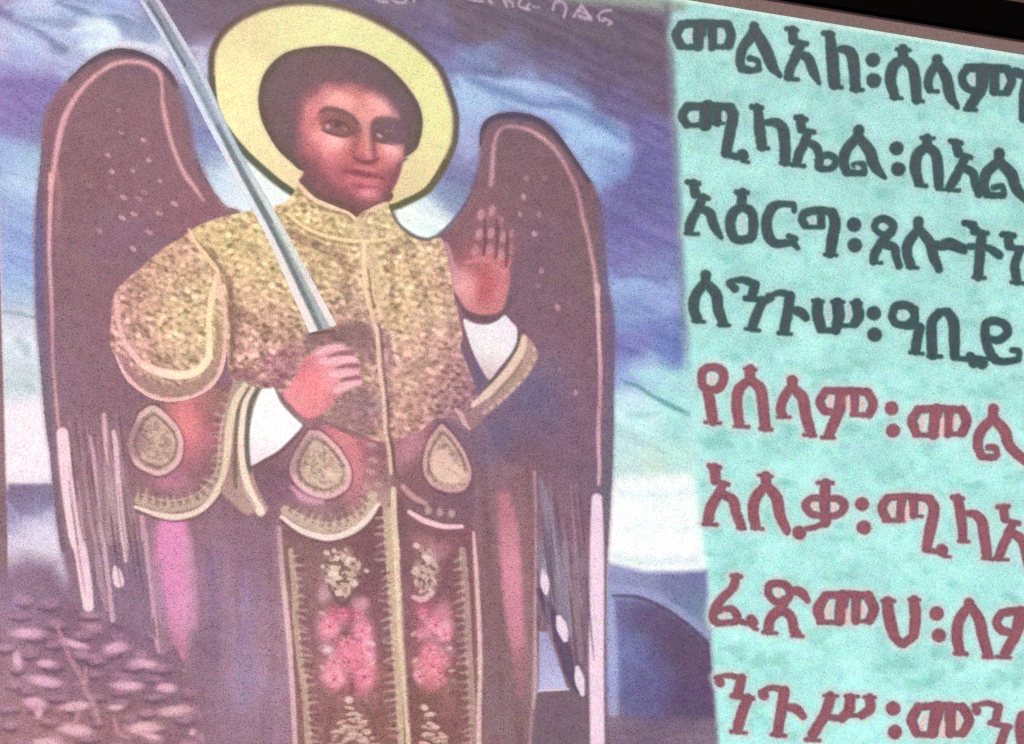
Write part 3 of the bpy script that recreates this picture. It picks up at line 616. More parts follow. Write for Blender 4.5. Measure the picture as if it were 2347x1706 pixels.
put(line(FF([(760, 1200), (880, 1205), (960, 1225), (1020, 1245), (1100, 1250), (1230, 1280)]), [4, 9, 10, 10, 9, 4], 12), (146, 66, 80), .8, clip=ID_FACE)
put(line(FF([(900, 1050), (980, 1085), (1060, 1100), (1130, 1080)]), [3, 6, 7, 4], 7), (150, 72, 86), .6, clip=ID_FACE)
put(line(FF([(1020, 620), (1040, 800), (1050, 1020)]), [6, 6, 10], 9), (228, 150, 150), .5, clip=ID_FACE)
put(blob(*FF([(640, 850)])[0], 28, 11, 14), (246, 180, 184), .4, clip=ID_FACE)
put(blob(*FF([(1320, 950)])[0], 20, 13, 14), (246, 178, 178), .4, clip=ID_FACE)
put(blob(*FF([(1050, 1455)])[0], 20, 7, 10), (232, 140, 152), .6, clip=ID_FACE)
put(blob(*FF([(740, 360)])[0], 26, 14, 12), (240, 166, 164), .45, clip=ID_FACE)
put(blob(*FF([(1180, 420)])[0], 24, 12, 22), (240, 168, 168), .4, clip=ID_FACE)
put(line(FF([(330, 1350), (480, 1460), (680, 1560), (850, 1615), (1000, 1630), (1160, 1600), (1270, 1530)]), [6, 7, 7, 7, 7, 6, 4], 9), (116, 84, 80), .5, clip=ID_FACE)

# ---------------------------------------------------------------- robe (skirts behind everything worn)
ID_ROBE = own_id('robe')
robe = [(330, 1170), (345, 1100), (330, 1000), (430, 900), (540, 880), (700, 900), (1000, 900), (1100, 960), (1160, 1060), (1222, 1080), (1222, 1500), (1214, 1706), (1200, 2080), (500, 2080), (470, 1706), (440, 1580), (400, 1480), (372, 1500), (355, 1430), (345, 1320)]
put(poly(robe, 10), field([(350, 1200, 158, 118, 138), (400, 1300, 168, 122, 152), (370, 1400, 160, 126, 158), (480, 1200, 146, 108, 130), (520, 1300, 150, 116, 148), (560, 1400, 156, 124, 152), (570, 1550, 158, 130, 164), (500, 1480, 142, 110, 136), (600, 1300, 148, 114, 140), (630, 1500, 156, 120, 140),
                          (480, 1650, 148, 116, 142), (600, 1690, 154, 120, 146), (700, 1000, 156, 112, 126), (820, 960, 146, 108, 118), (900, 1060, 142, 104, 114), (1000, 920, 140, 108, 126), (1090, 960, 138, 110, 136), (1100, 1060, 138, 104, 122), (1100, 1200, 140, 104, 120), (1130, 1400, 140, 106, 120), (1180, 1300, 144, 104, 118),
                          (1130, 1600, 132, 104, 118), (1190, 1550, 142, 110, 120), (700, 1300, 156, 118, 124), (760, 1500, 160, 112, 122), (760, 1690, 158, 114, 116), (980, 1250, 146, 106, 114), (1000, 1500, 150, 106, 110), (1000, 1690, 152, 106, 102), (560, 1100, 140, 104, 122), (640, 1080, 142, 104, 124), (420, 1050, 152, 108, 120), (480, 1000, 148, 106, 116)], 50), own=ID_ROBE)
put(Mk(ALL, np.ones((NY, NX), np.float32)), lambda W: RGB + np.array([12, 8, 2.]) + ((vnoise(W, 24, 240, -3, 51) - .5) * 13 + (vnoise(W, 11, 120, -3, 53) - .5) * 7)[..., None] * np.array([1, 1, 1.1]), 1.0, clip=ID_ROBE)
put(line([(360, 1440), (400, 1490), (440, 1590), (470, 1706), (500, 2080)], 26, 70), (160, 118, 132), .75)
# purple folds and the two pink bands
put(line(np.vstack([B1([(1490, 1560)]), B3([(1290, 60), (1290, 250), (1320, 500), (1340, 700), (1350, 850), (1360, 980)])]), [60, 70, 74, 62, 52, 36, 20], 26), field([(395, 1230, 240, 146, 196), (400, 1300, 232, 144, 192), (410, 1400, 234, 152, 196), (412, 1480, 206, 134, 160)], 40), .85, clip=ID_ROBE)
put(line(B3([(1400, 120), (1410, 300), (1440, 560), (1450, 760)]), [24, 26, 24, 20], 20), (214, 158, 186), .6, clip=ID_ROBE)
put(line(B3([(1180, 300), (1190, 500), (1220, 750)]), [20, 20, 14], 20), (184, 138, 166), .55, clip=ID_ROBE)
put(line(B3([(1840, 400), (1830, 800), (1830, 1150), (1800, 1400)]), [20, 36, 44, 20], 34), (164, 138, 174), .6, clip=ID_ROBE)
put(line(B3([(1580, 200), (1600, 600), (1600, 1000)]), [20, 26, 20], 30), (138, 112, 146), .55, clip=ID_ROBE)
put(line(np.vstack([B4([(1800, -20), (1820, 150), (1840, 400), (1860, 700), (1890, 1000), (1910, 1300)])]), [30, 42, 46, 42, 34, 24], 20), field([(1160, 1160, 200, 124, 138), (1170, 1300, 226, 142, 164), (1180, 1420, 214, 136, 156), (1190, 1560, 170, 118, 130)], 50), .9, clip=ID_ROBE)
put(line(np.vstack([B1([(1230, 1460), (1250, 1640)]), B3([(1085, 100), (1105, 300), (1130, 500), (1150, 700), (1165, 850), (1185, 960)])]), [11, 14, 12, 9, 9, 10, 10, 7], 7), (214, 168, 182), .85, clip=[ID_ROBE, ID_WL, ID_ROCK])

# front panels of the skirt
ID_PANEL = own_id('skirt_panel')
pan = B4([(262, 150), (300, 120), (560, 60), (900, 20), (1060, -60), (1200, 20), (1500, 100), (1600, 180), (1620, 600), (1640, 1000), (1648, 1649), (1660, 2700), (420, 2700), (375, 1649), (345, 1100), (310, 650), (280, 350)])
put(poly(pan, 9, False), field([(680, 1260, 150, 116, 118), (740, 1300, 158, 122, 124), (800, 1260, 148, 106, 112), (840, 1300, 140, 100, 108), (700, 1400, 160, 118, 124), (860, 1400, 152, 110, 118), (720, 1580, 162, 116, 118), (860, 1580, 164, 114, 114), (740, 1690, 158, 114, 112), (850, 1690, 158, 110, 104), (940, 1240, 144, 108, 114), (1020, 1240, 150, 104, 114),
                               (940, 1400, 158, 112, 122), (1030, 1400, 148, 104, 112), (950, 1600, 146, 106, 104), (1030, 1620, 150, 106, 106), (1000, 1690, 150, 106, 106)], 40), own=ID_PANEL)
put(Mk(ALL, np.ones((NY, NX), np.float32)), lambda W: RGB * np.array([1.0, .95, .95]), 1.0, clip=ID_PANEL)
GOLD = (224, 198, 168)


def band(P, wd, c, op, teeth=None, side=1, tw=26, tc=(140, 106, 106), tlen=14, clip=None, spacing=17, soft=6):
    """trim band with a row of small dark notches along one side"""
    put(line(P, wd, soft), c, op, clip=clip)
    if teeth is None:
        return
    Q = smooth_pts(P, 10)
    d = np.r_[0, np.cumsum(np.linalg.norm(np.diff(Q, axis=0), axis=1))]
    q = spacing / 2
    while q < d[-1]:
        x, y = np.interp(q, d, Q[:, 0]), np.interp(q, d, Q[:, 1])
        e = min(q + 4, d[-1]); b = max(q - 4, 0)
        tx, ty = np.interp(e, d, Q[:, 0]) - np.interp(b, d, Q[:, 0]), np.interp(e, d, Q[:, 1]) - np.interp(b, d, Q[:, 1])
        L = math.hypot(tx, ty) or 1
        tx, ty = tx / L, ty / L
        nx, ny = -ty * side, tx * side
        for a0, cc, oo, ww, kk in ((0, tc, .7, spacing * .5, 1.0), (spacing / 2, (226, 190, 180), .7, spacing * .38, .8)):
            j = rng.uniform(-1, 1, 5)
            sx, sy = x + tx * (a0 + j[0] * 2.5), y + ty * (a0 + j[0] * 2.5)
            l0, l1 = teeth - tlen * .6 + j[1] * 3, teeth + tlen * .5 * kk + j[2] * 5
            sk = j[3] * 6 + 3
            put(line([(sx + nx * l0, sy + ny * l0), (sx + nx * l1 + tx * sk, sy + ny * l1 + ty * sk)], [ww, ww * .45], 9, False), cc, oo * (.75 + .25 * j[4]), clip=clip)
        q += spacing * rng.uniform(.8, 1.3)


PC = [ID_PANEL, ID_ROBE]
band(B4([(345, 330), (375, 600), (380, 800), (405, 1050), (440, 1300), (465, 1649), (490, 2300)]), [12, 16, 15, 14, 15, 16, 16], (208, 180, 160), .75, 18, -1, clip=PC, tlen=16)
put(line(B4([(265, 180), (285, 450), (310, 700), (335, 950), (350, 1150), (365, 1400), (378, 1649), (420, 2300)]), [11, 12, 13, 13, 13, 13, 13, 13], 7), field([(640, 1250, 204, 162, 166), (655, 1400, 236, 196, 192), (668, 1530, 232, 192, 196), (676, 1690, 222, 180, 186)], 60), .9)
put(line(B4([(365, 1050), (385, 1300), (400, 1649)]), 5, 6), (150, 112, 112), .7, clip=PC)
band(B4([(1000, 60), (1015, 300), (1040, 600), (1055, 900), (1075, 1200), (1095, 1649), (1130, 2300)]), [20, 22, 24, 22, 18, 16, 16], (222, 196, 166), .8, 21, 1, clip=PC, tlen=18)
put(line(B4([(1040, -80), (1050, 150), (1065, 350), (1080, 600), (1095, 900), (1110, 1100), (1130, 1400), (1145, 1649), (1180, 2300)]), [14, 14, 15, 15, 15, 13, 12, 11, 11], 7), (240, 212, 184), .9)
put(line(B4([(1092, 400), (1108, 800), (1125, 1080), (1150, 1500)]), 5, 8), (140, 104, 106), .6, clip=PC)
band(B4([(1510, 330), (1530, 550), (1545, 800), (1560, 1100), (1580, 1400), (1590, 1649), (1600, 2300)]), [15, 18, 18, 18, 19, 20, 20], (198, 166, 156), .75, 18, 1, clip=PC, tlen=16, spacing=18)
put(line(B4([(1588, 210), (1600, 400), (1615, 650), (1628, 900), (1632, 1150), (1625, 1400), (1622, 1649), (1625, 2300)]), [6, 10, 11, 11, 11, 12, 13, 13], 7), (236, 194, 194), .9)
put(line(B4([(1585, 420), (1600, 800), (1605, 1200), (1600, 1649)]), 4, 6), (166, 128, 124), .6, clip=PC)
# flowers and gold clusters
for x, y, rx, ry, ro, c, o in (
    (610, 850, 80, 110, 15, (246, 148, 172), .95), (830, 900, 70, 130, 0, (246, 146, 172), .95), (740, 1010, 120, 90, 0, (232, 122, 146), .9), (700, 770, 110, 60, 0, (206, 98, 126), .8), (640, 1180, 90, 120, -20, (248, 152, 172), .9), (850, 1190, 80, 130, 10, (242, 136, 160), .9), (760, 1090, 70, 100, 0, (240, 130, 156), .8), (880, 1010, 40, 110, 0, (250, 164, 184), .8),
    (600, 1010, 55, 30, 10, (246, 196, 214), .8), (570, 630, 50, 65, 0, (222, 176, 186), .7), (820, 700, 60, 55, 0, (236, 170, 186), .7), (760, 1250, 20, 60, 0, (172, 92, 108), .6),
    (1330, 830, 110, 110, 0, (236, 132, 160), .85), (1390, 880, 60, 70, 0, (250, 166, 186), .8), (1310, 1080, 120, 130, 0, (238, 130, 150), .9), (1240, 720, 60, 60, 0, (198, 100, 130), .7), (1390, 740, 50, 90, 0, (222, 142, 164), .6), (1310, 1220, 90, 80, 0, (232, 130, 144), .7), (1230, 900, 50, 60, 0, (226, 140, 156), .7), (1210, 1170, 30, 70, -10, (244, 166, 172), .7), (1380, 960, 40, 26, 0, (180, 96, 122), .6), (1420, 1360, 60, 130, 0, (182, 124, 122), .45), (850, 1400, 70, 80, 0, (172, 122, 122), .4), (1270, 300, 130, 70, 30, (200, 136, 144), .6), (1380, 330, 50, 60, 0, (200, 140, 148), .5)):
    p = B4([(x, y)])[0]
    put(blob(p[0], p[1], rx / 2.966, ry / 2.966, ro, 1.5), c, o, clip=ID_PANEL)
for bx, sd in (((725, 1410, 865, 1600), 5), ((945, 1400, 1040, 1570), 6)):
    dabs({ID_PANEL}, bx, 46, (7, 15), (5, 10), [(1.08, 1.28, 1.24), (1.05, 1.2, 1.18), (.88, .78, .82)], .55, sd)
_r = np.random.default_rng(23)
for fx, fy, fr in ((610, 850, 17), (830, 880, 16), (730, 960, 17), (830, 1030, 15), (640, 1090, 15), (740, 1090, 13), (640, 1210, 17), (850, 1190, 17), (700, 760, 12), (810, 760, 11), (1330, 840, 17), (1240, 760, 12), (1400, 900, 14), (1290, 1010, 16), (1310, 1120, 17), (1220, 1190, 13), (1380, 1060, 12), (1360, 1210, 13)):
    c_ = B4([(fx, fy)])[0]
    a0 = _r.uniform(0, 6.28)
    for k in range(6):
        an = a0 + k * 1.047
        x_, y_ = c_[0] + fr * .62 * math.cos(an), c_[1] + fr * .72 * math.sin(an)
        lt = _r.uniform(0, 1)
        put(ell(x_, y_, fr * .48, fr * .27, math.degrees(an), 6), (240 + 12 * lt, 122 + 56 * lt, 148 + 48 * lt), .5, clip=ID_PANEL)
        xm, ym = c_[0] + fr * .62 * math.cos(an + .52), c_[1] + fr * .72 * math.sin(an + .52)
        put(line([(c_[0] + fr * .3 * math.cos(an + .52), c_[1] + fr * .3 * math.sin(an + .52)), (xm, ym)], 2.5, 6, False), (176, 84, 108), .4, clip=ID_PANEL)
    put(ell(c_[0], c_[1], fr * .22, fr * .2, 0, 5), (190, 84, 108), .7, clip=ID_PANEL)
for fx, fy in ((560, 760), (900, 960), (590, 1000), (900, 1100), (560, 1130), (1180, 900), (1420, 1000), (1190, 1080), (1440, 1150)):
    c_ = B4([(fx, fy)])[0]
    put(ell(c_[0], c_[1], 8, 4, _r.uniform(-60, 60), 6), (232, 196, 186), .65, clip=ID_PANEL)
put(line(B4([(760, 1240), (755, 1300)]), [8, 12], 8), (160, 90, 104), .6, clip=ID_PANEL)
dabs({ID_PANEL}, (640, 1230, 1110, 1706), 420, (4, 9), (3, 5), [(1.14, 1.15, 1.15), (.87, .85, .86), (1.1, 1.12, 1.1)], .5, 9)


def damask(W, lo, hi, sx=9, sy=8, rot=10, off=0, th=.44, sharp=.16):
    n = vnoise(W, sx, sy, rot, off) * .62 + vnoise(W, sx * .5, sy * .5, -20, off + 5) * .38
    t = sstep((n - th) / sharp + .5)[..., None]
    return np.array(lo) + (np.array(hi, float) - np.array(lo)) * t


def cluster(cx, cy, rx, ry, n, c, seed, ro=0.0):
    r = np.random.default_rng(seed)
    put(blob(cx, cy, rx * .9, ry * .9, ro, 2), lambda W: damask(W, (150, 122, 108), c, 11, 9, 20, seed), .75, clip=ID_PANEL)
    for _ in range(n):
        a = r.uniform(0, 6.28); q = math.sqrt(r.random())
        put(ell(cx + rx * q * math.cos(a), cy + ry * q * math.sin(a), r.uniform(4, 8), r.uniform(3, 6), r.uniform(0, 90), 6), tuple(np.array(c) * r.uniform(.95, 1.06)), .75, clip=ID_PANEL)


cluster(*B4([(690, 480)])[0], 46, 60, 26, (232, 204, 184), 3)
cluster(*B4([(1270, 480)])[0], 31, 64, 18, (222, 186, 178), 4)
put(line(B4([(1180, 650), (1240, 665), (1310, 620)]), [10, 14, 10], 7), (236, 184, 190), .85, clip=ID_PANEL)
for p, q in (((590, 350), 7), ((1200, 300), 8), ((740, 395), 8), ((775, 555), 9), ((680, 620), 9), ((630, 490), 9), ((1270, 380), 9), ((860, 470), 6), ((740, 1350), 10), ((1255, 1400), 9), ((1270, 1590), 9)):
    put(ell(*B4([p])[0], q, q * .8, 20, 7), (246, 212, 206), .8, clip=ID_PANEL)
for (ax_, ay_, hw, hgt, n_, sd) in ((750, 1370, 190, 300, 70, 31), (1290, 1400, 110, 280, 36, 32)):
    r_ = np.random.default_rng(sd)
    for _ in range(n_):
        v_ = math.sqrt(r_.random()); u_ = r_.uniform(-1, 1) * hw * v_
        p_ = B4([(ax_ + u_ + v_ * 20, ay_ + v_ * hgt)])[0]
        put(ell(p_[0], p_[1] + 5, r_.uniform(7, 12), 3, r_.uniform(-15, 20), 7), (138, 106, 100), .5, clip=ID_PANEL)
        put(ell(p_[0], p_[1], r_.uniform(6, 12), r_.uniform(3, 4.5), r_.uniform(-20, 25), 7), (230, 188, 176), .75, clip=ID_PANEL)
put(line(B4([(560, 1290), (620, 1340), (680, 1300), (720, 1250)]), 8, 9), (150, 110, 112), .5, clip=ID_PANEL)
put(line(B4([(640, 1400), (600, 1500), (590, 1640)]), 8, 9), (140, 104, 106), .5, clip=ID_PANEL)
put(line(B4([(830, 1360), (900, 1480), (930, 1640)]), 9, 9), (134, 98, 98), .5, clip=ID_PANEL)
put(line(B4([(600, 560), (640, 640), (700, 700), (760, 630), (830, 560)]), [6, 8, 9, 8, 6], 8), (132, 96, 104), .7, clip=ID_PANEL)

# scalloped apron flaps with tear-drop ornaments
ID_APRON = own_id('apron_flap')


def teardrop(P, fillc, seed, rimc=(238, 190, 190), rw=11):
    m = poly(P, 7)
    put(m, lambda W: damask(W, (176, 142, 132), fillc, 10, 8, 15, seed, .45, .6), .9)
    Q = np.vstack([P, P[:1]])
    put(line(Q, rw, 7), rimc, .85)
    c_ = np.mean(P, 0)
    I_ = c_ + (Q - c_) * .80
    put(line(I_, 6, 7), (138, 102, 100), .6)
    put(line(c_ + (Q - c_) * .66, 5, 7), (226, 190, 172), .5)
    put(line(c_ + (Q - c_) * 1.13, 5, 7), (128, 88, 96), .5, clip=ID_APRON)


flap1 = B1([(1150, 560), (1230, 470), (1330, 440), (1450, 450), (1700, 420), (1850, 340), (2000, 350), (2100, 330), (2020, 500), (1995, 750), (1975, 1050), (1900, 1230), (1750, 1400), (1560, 1470), (1380, 1450), (1180, 1380), (1120, 1200), (1100, 900)])
put(poly(flap1, 8), field([(330, 930, 158, 118, 118), (300, 1050, 156, 110, 124), (360, 1100, 158, 114, 126), (440, 940, 206, 118, 120), (430, 1000, 214, 118, 128), (470, 960, 176, 106, 116), (440, 1050, 188, 116, 130), (390, 1110, 178, 120, 140), (480, 1080, 150, 108, 114), (500, 930, 166, 122, 116), (420, 1160, 164, 128, 126), (340, 1150, 158, 124, 126)], 28), own=ID_APRON)
put(blob(*B1([(1620, 640)])[0], 30, 58, -8, 1.6), (234, 126, 132), .75, clip=ID_APRON)
put(blob(*B1([(1470, 1140)])[0], 36, 16, 0), (206, 130, 156), .7, clip=ID_APRON)
teardrop(B1([(1220, 570), (1330, 510), (1450, 600), (1545, 720), (1570, 850), (1530, 990), (1400, 1075), (1280, 1050), (1170, 970), (1130, 800)]), (214, 182, 164), 11)
put(poly(B1([(1150, 640), (1240, 640), (1260, 800), (1190, 930), (1120, 950), (1090, 760)]), 22), (152, 114, 122), .6, clip=ID_APRON)
band(B1([(2080, 380), (1985, 550), (1950, 760), (1920, 1040), (1850, 1190), (1730, 1310), (1560, 1370), (1390, 1370), (1200, 1310)]), 20, (206, 176, 158), .8, 19, 1, clip=ID_APRON, tlen=20, spacing=19)
put(line(B1([(2120, 330), (2015, 500), (1992, 750), (1970, 1050), (1895, 1220), (1750, 1390), (1560, 1455), (1380, 1440), (1175, 1370)]), [16, 15, 15, 15, 15, 15, 15, 14, 8], 7), (250, 222, 206), .95, own=None)

put(line(B1([(2060, 400), (1950, 560), (1905, 760), (1880, 1020), (1815, 1150), (1700, 1260), (1550, 1310), (1400, 1310), (1230, 1260)]), 5, 7), (232, 198, 178), .55, clip=ID_APRON)
put(line(B1([(2140, 360), (2045, 520), (2020, 760), (1998, 1060), (1925, 1240), (1770, 1415), (1565, 1490), (1380, 1475), (1180, 1400)]), 6, 7), (120, 86, 88), .6)
# middle flap
flap2 = np.vstack([B2([(330, 1230), (520, 1120), (700, 960), (900, 880), (1100, 960), (1280, 1000), (1450, 960), (1480, 1100), (1500, 1400)]), B4([(1000, 60), (950, 30), (880, 120), (780, 200), (650, 250), (540, 250), (400, 200), (280, 110)]), B2([(400, 1600), (300, 1440)])])
put(poly(flap2, 8), field([(600, 1080, 142, 106, 118), (640, 1130, 148, 106, 126), (680, 1010, 160, 118, 124), (700, 1150, 172, 124, 140), (800, 1000, 206, 124, 132), (810, 1060, 220, 126, 136), (820, 1110, 196, 124, 134), (850, 1040, 158, 108, 118), (870, 1100, 164, 122, 122), (880, 1160, 196, 160, 148), (760, 1180, 158, 116, 122), (650, 1180, 160, 120, 126), (720, 1200, 186, 152, 140)], 28), own=ID_APRON)
put(line(B2([(960, 900), (1080, 980), (1170, 1090), (1200, 1230), (1190, 1380)]), [12, 22, 25, 22, 12], 16), (216, 128, 134), .75, clip=ID_APRON)
teardrop(B2([(800, 950), (880, 960), (970, 1030), (1060, 1130), (1130, 1270), (1110, 1410), (970, 1500), (820, 1480), (690, 1390), (640, 1260), (700, 1100)]), (220, 192, 168), 12, (240, 186, 192))
put(blob(*B2([(1000, 1320)])[0], 20, 22), (238, 212, 186), .7)
put(poly(B2([(620, 1160), (760, 980), (840, 960), (760, 1120), (680, 1300), (620, 1300)]), 30), (154, 116, 124), .55, clip=ID_APRON)
put(line(B2([(640, 1430), (760, 1530), (900, 1550)]), [8, 18, 8], 14), (246, 176, 196), .7, clip=ID_APRON)
band(B4([(310, 60), (420, 130), (540, 175), (650, 175), (780, 130), (870, 50), (900, -40)]), 22, (214, 186, 166), .85, 20, -1, clip=ID_APRON, tlen=20, spacing=21)
put(line(B4([(285, 105), (400, 192), (540, 240), (650, 242), (780, 192), (880, 110), (940, 20)]), [10, 15, 17, 17, 17, 15, 10], 7), (250, 226, 214), .95)
for p in ((1330, 1060), (1340, 1190), (1320, 1290), (1380, 1400), (1290, 1420)):
    put(ell(*B2([p])[0], 12, 7, 15, 8), (206, 166, 160), .6, clip=ID_APRON)

put(line(B4([(360, 60), (450, 110), (550, 140), (650, 140), (760, 100), (840, 30)]), 5, 7), (232, 198, 178), .5, clip=ID_APRON)
put(line(B4([(280, 130), (400, 218), (540, 268), (650, 270), (790, 218), (890, 135), (950, 40)]), 6, 7), (118, 84, 86), .65)
# right flap
flap3 = np.vstack([B2([(1520, 1000), (1750, 880), (1930, 850), (2080, 900), (2200, 1050), (2230, 1300), (2210, 1500)]), B4([(1590, 60), (1520, 175), (1380, 180), (1250, 140), (1130, 60), (1090, -100)])])
put(poly(flap3, 8), field([(920, 1040, 172, 120, 130), (940, 1010, 176, 118, 128), (960, 1090, 152, 108, 116), (930, 1130, 148, 106, 112), (980, 1160, 150, 106, 118), (1060, 1000, 142, 110, 128), (1080, 1100, 146, 108, 124), (1040, 1180, 146, 106, 118), (1070, 1160, 140, 104, 122)], 28), own=ID_APRON)
put(blob(*B2([(1660, 1060)])[0], 22, 40, 20), (206, 142, 152), .75, clip=ID_APRON)
for bx_, by_, ra_, rb_, o_ in ((1225, 905, 62, 46, .6), (1150, 990, 60, 40, .5), (1085, 840, 30, 60, .55), (1120, 1040, 50, 30, .4), (1260, 960, 50, 60, .4)):
    put(blob(bx_, by_, ra_, rb_, -30), (112, 102, 142), o_, clip=[ID_WR, ID_ROBE])
teardrop(B2([(1940, 890), (1880, 960), (1820, 1060), (1785, 1250), (1850, 1390), (2000, 1455), (2130, 1430), (2180, 1300), (2130, 1130), (2020, 970)]), (218, 180, 166), 13, (216, 168, 166), 8)
put(poly(B2([(1860, 1130), (1960, 1110), (2060, 1210), (2160, 1320), (2080, 1400), (1940, 1390), (1850, 1270)]), 14), (238, 200, 184), .8, clip=ID_APRON)
put(line(B2([(2000, 1270), (2100, 1330)]), 5, 6), (196, 150, 146), .6, clip=ID_APRON)
put(line(B2([(1600, 1420), (1680, 1500), (1800, 1570)]), [12, 14, 10], 9), (216, 168, 168), .75, clip=ID_APRON)
for p in ((1360, 70), (1440, 80), (1280, 60)):
    put(ell(*B4([p])[0], 8, 10, 0, 8), (206, 172, 166), .7, clip=ID_APRON)
put(line(B4([(1150, 70), (1250, 128), (1380, 168), (1510, 170)]), [9, 13, 12, 9], 7), (250, 204, 212), .95)

# ---------------------------------------------------------------- gold tunic
ID_TUNIC = own_id('tunic')
tun = [(686, 424), (720, 452), (770, 474), (800, 486), (818, 498), (832, 486), (884, 463), (893, 480), (905, 508), (940, 542), (976, 553), (1003, 546), (1018, 556), (1030, 600), (1040, 665), (1053, 731), (1061, 770), (1056, 800), (1080, 860), (1100, 940), (1060, 960), (1000, 960), (960, 990), (900, 1010), (860, 1010), (820, 990), (740, 960), (640, 900), (560, 890), (525, 850), (519, 700), (500, 640), (440, 560), (438, 530), (484, 506), (550, 488), (640, 470), (669, 448)]


def goldcol(W):
    g = field([(480, 540, 226, 198, 150), (560, 560, 226, 200, 148), (620, 600, 224, 200, 150), (700, 520, 222, 196, 146), (790, 480, 222, 196, 150), (860, 520, 216, 194, 150), (700, 640, 222, 196, 150), (800, 640, 220, 192, 154), (900, 640, 226, 200, 154), (980, 620, 224, 196, 160), (1030, 640, 212, 166, 152),
               (560, 660, 226, 190, 158), (560, 760, 226, 178, 164), (600, 720, 220, 190, 152), (640, 760, 200, 164, 140), (700, 720, 212, 184, 148), (800, 720, 196, 158, 146), (940, 720, 226, 200, 156), (1000, 740, 220, 186, 160), (960, 800, 214, 176, 158), (1030, 800, 208, 158, 158), (900, 850, 206, 166, 154), (980, 860, 206, 164, 144), (900, 930, 204, 164, 146), (620, 800, 198, 150, 146), (560, 820, 204, 160, 148), (800, 860, 188, 150, 136), (1040, 880, 176, 132, 132), (1070, 920, 150, 112, 134), (840, 960, 186, 146, 134), (960, 980, 186, 140, 134)], 45)(W)
    d = field([(480, 540, 168, 140, 96), (600, 600, 164, 142, 98), (700, 520, 158, 134, 92), (850, 520, 150, 130, 92), (700, 640, 158, 134, 98), (800, 620, 160, 130, 98), (950, 640, 160, 136, 98), (560, 760, 164, 118, 104), (650, 760, 152, 114, 100), (800, 720, 150, 112, 104), (950, 750, 164, 136, 104), (980, 860, 146, 106, 94), (900, 930, 142, 102, 94), (620, 800, 148, 98, 100), (800, 860, 140, 102, 94), (1040, 860, 138, 104, 122)], 55)(W)
    n = vnoise(W, 12, 9, 15, 3) * .5 + vnoise(W, 7.5, 6.5, -15, 8) * .5
    t = sstep((n - .2) / .6)[..., None]
    return d * .35 + g * .65 + (g - d) * .4 * t


put(poly(tun, 8), goldcol, own=ID_TUNIC)
GD = [(.76, .74, .68), (.80, .77, .70), (.72, .69, .66), (.84, .80, .74)]
GB = [(1.18, 1.17, 1.17), (1.13, 1.12, 1.13), (1.22, 1.2, 1.22)]
GD2 = [(.72, .70, .63), (.78, .75, .68), (.69, .67, .62), (.84, .81, .74)]
stipple({ID_TUNIC}, (430, 420, 1110, 1010), 21, 16, 12, (7, 12), (4.5, 7), GD2, .95, 42)
stipple({ID_TUNIC}, (430, 420, 1110, 1010), 21, 16, 12, (6, 10), (4.5, 6.5), GB, 1.0, 41, (.5, .45))
dabs({ID_TUNIC}, (430, 420, 1110, 1010), 900, (3, 6), (2.5, 4), GB, .8, 43)
GL = (240, 210, 168)
TC = ID_TUNIC
# dark figured columns beside the placket, shadows of the folds
for P, wd, o in ((A4([(600, 500), (720, 560), (870, 620), (1000, 680)]), [12, 22, 22, 16], .5), (A4([(1000, 660), (1090, 760), (1110, 860), (1070, 1000)]), [16, 22, 22, 14], .45), (A4([(1500, 650), (1510, 850), (1505, 1050), (1540, 1200)]), [9, 12, 11, 10], .5),
                 (A4([(1120, 1000), (1150, 1120)]), [22, 22], .35), (A4([(90, 900), (110, 1100), (130, 1300), (130, 1640)]), [12, 12, 12, 14], .6), (A4([(100, 1180), (220, 1220), (340, 1290), (420, 1400)]), [26, 26, 26, 30], .5)):
    put(line(P, wd, 9), lambda W: damask(W, (132, 98, 84), (172, 136, 106), 10, 9, 0, 21), o * 1.3, clip=TC)
put(line(B2([(30, 420), (200, 460), (350, 510), (520, 560)]), [22, 30, 24, 14], 14), (150, 104, 108), .7, clip=TC)
put(poly(B2([(380, 300), (560, 220), (700, 200), (720, 320), (640, 480), (560, 560), (420, 480)]), 24), field([(620, 800, 166, 104, 118), (660, 860, 152, 96, 112), (640, 880, 168, 106, 116)], 20), .6, clip=TC)
for P_, w_, o_ in (([(470, 560), (520, 640), (540, 720), (548, 800)], [10, 20, 22, 14], .45), ([(640, 500), (690, 560), (720, 640), (728, 720)], [6, 12, 14, 10], .3), ([(930, 560), (960, 640), (980, 740), (970, 850)], [8, 16, 18, 12], .3), ([(1010, 620), (1030, 720), (1040, 820)], [10, 14, 14], .4)):
    put(line(P_, w_, 26), (128, 96, 82), o_, clip=TC)
# collar edging
put(line(A4([(700, 90), (780, 180), (900, 250), (1060, 310), (1140, 340), (1190, 390)]), [6, 10, 10, 9, 9, 6], 6), (240, 202, 172), .9, clip=TC)
put(line(A4([(1440, 260), (1360, 300), (1290, 340), (1270, 380)]), [7, 9, 9, 6], 6), (226, 186, 166), .9, clip=TC)
put(line(A4([(880, 310), (1020, 325), (1120, 350), (1170, 420)]), 4, 5), (156, 126, 96), .6, clip=TC)
put(line(A4([(1330, 330), (1290, 370), (1270, 450)]), 5, 5), (150, 120, 92), .6, clip=TC)
put(line(A4([(600, 340), (720, 440), (860, 510), (1000, 550), (1180, 575), (1400, 570), (1540, 540)]), [5, 7, 9, 9, 9, 8, 5], 6), (240, 212, 164), .9, clip=TC)
put(line(A4([(850, 480), (980, 520), (1150, 550), (1230, 555)]), 4, 5), (166, 136, 98), .5, clip=TC)
put(poly(A4([(1210, 370), (1290, 370), (1290, 560), (1200, 560)]), 12, False), (222, 190, 150), .6, clip=TC)
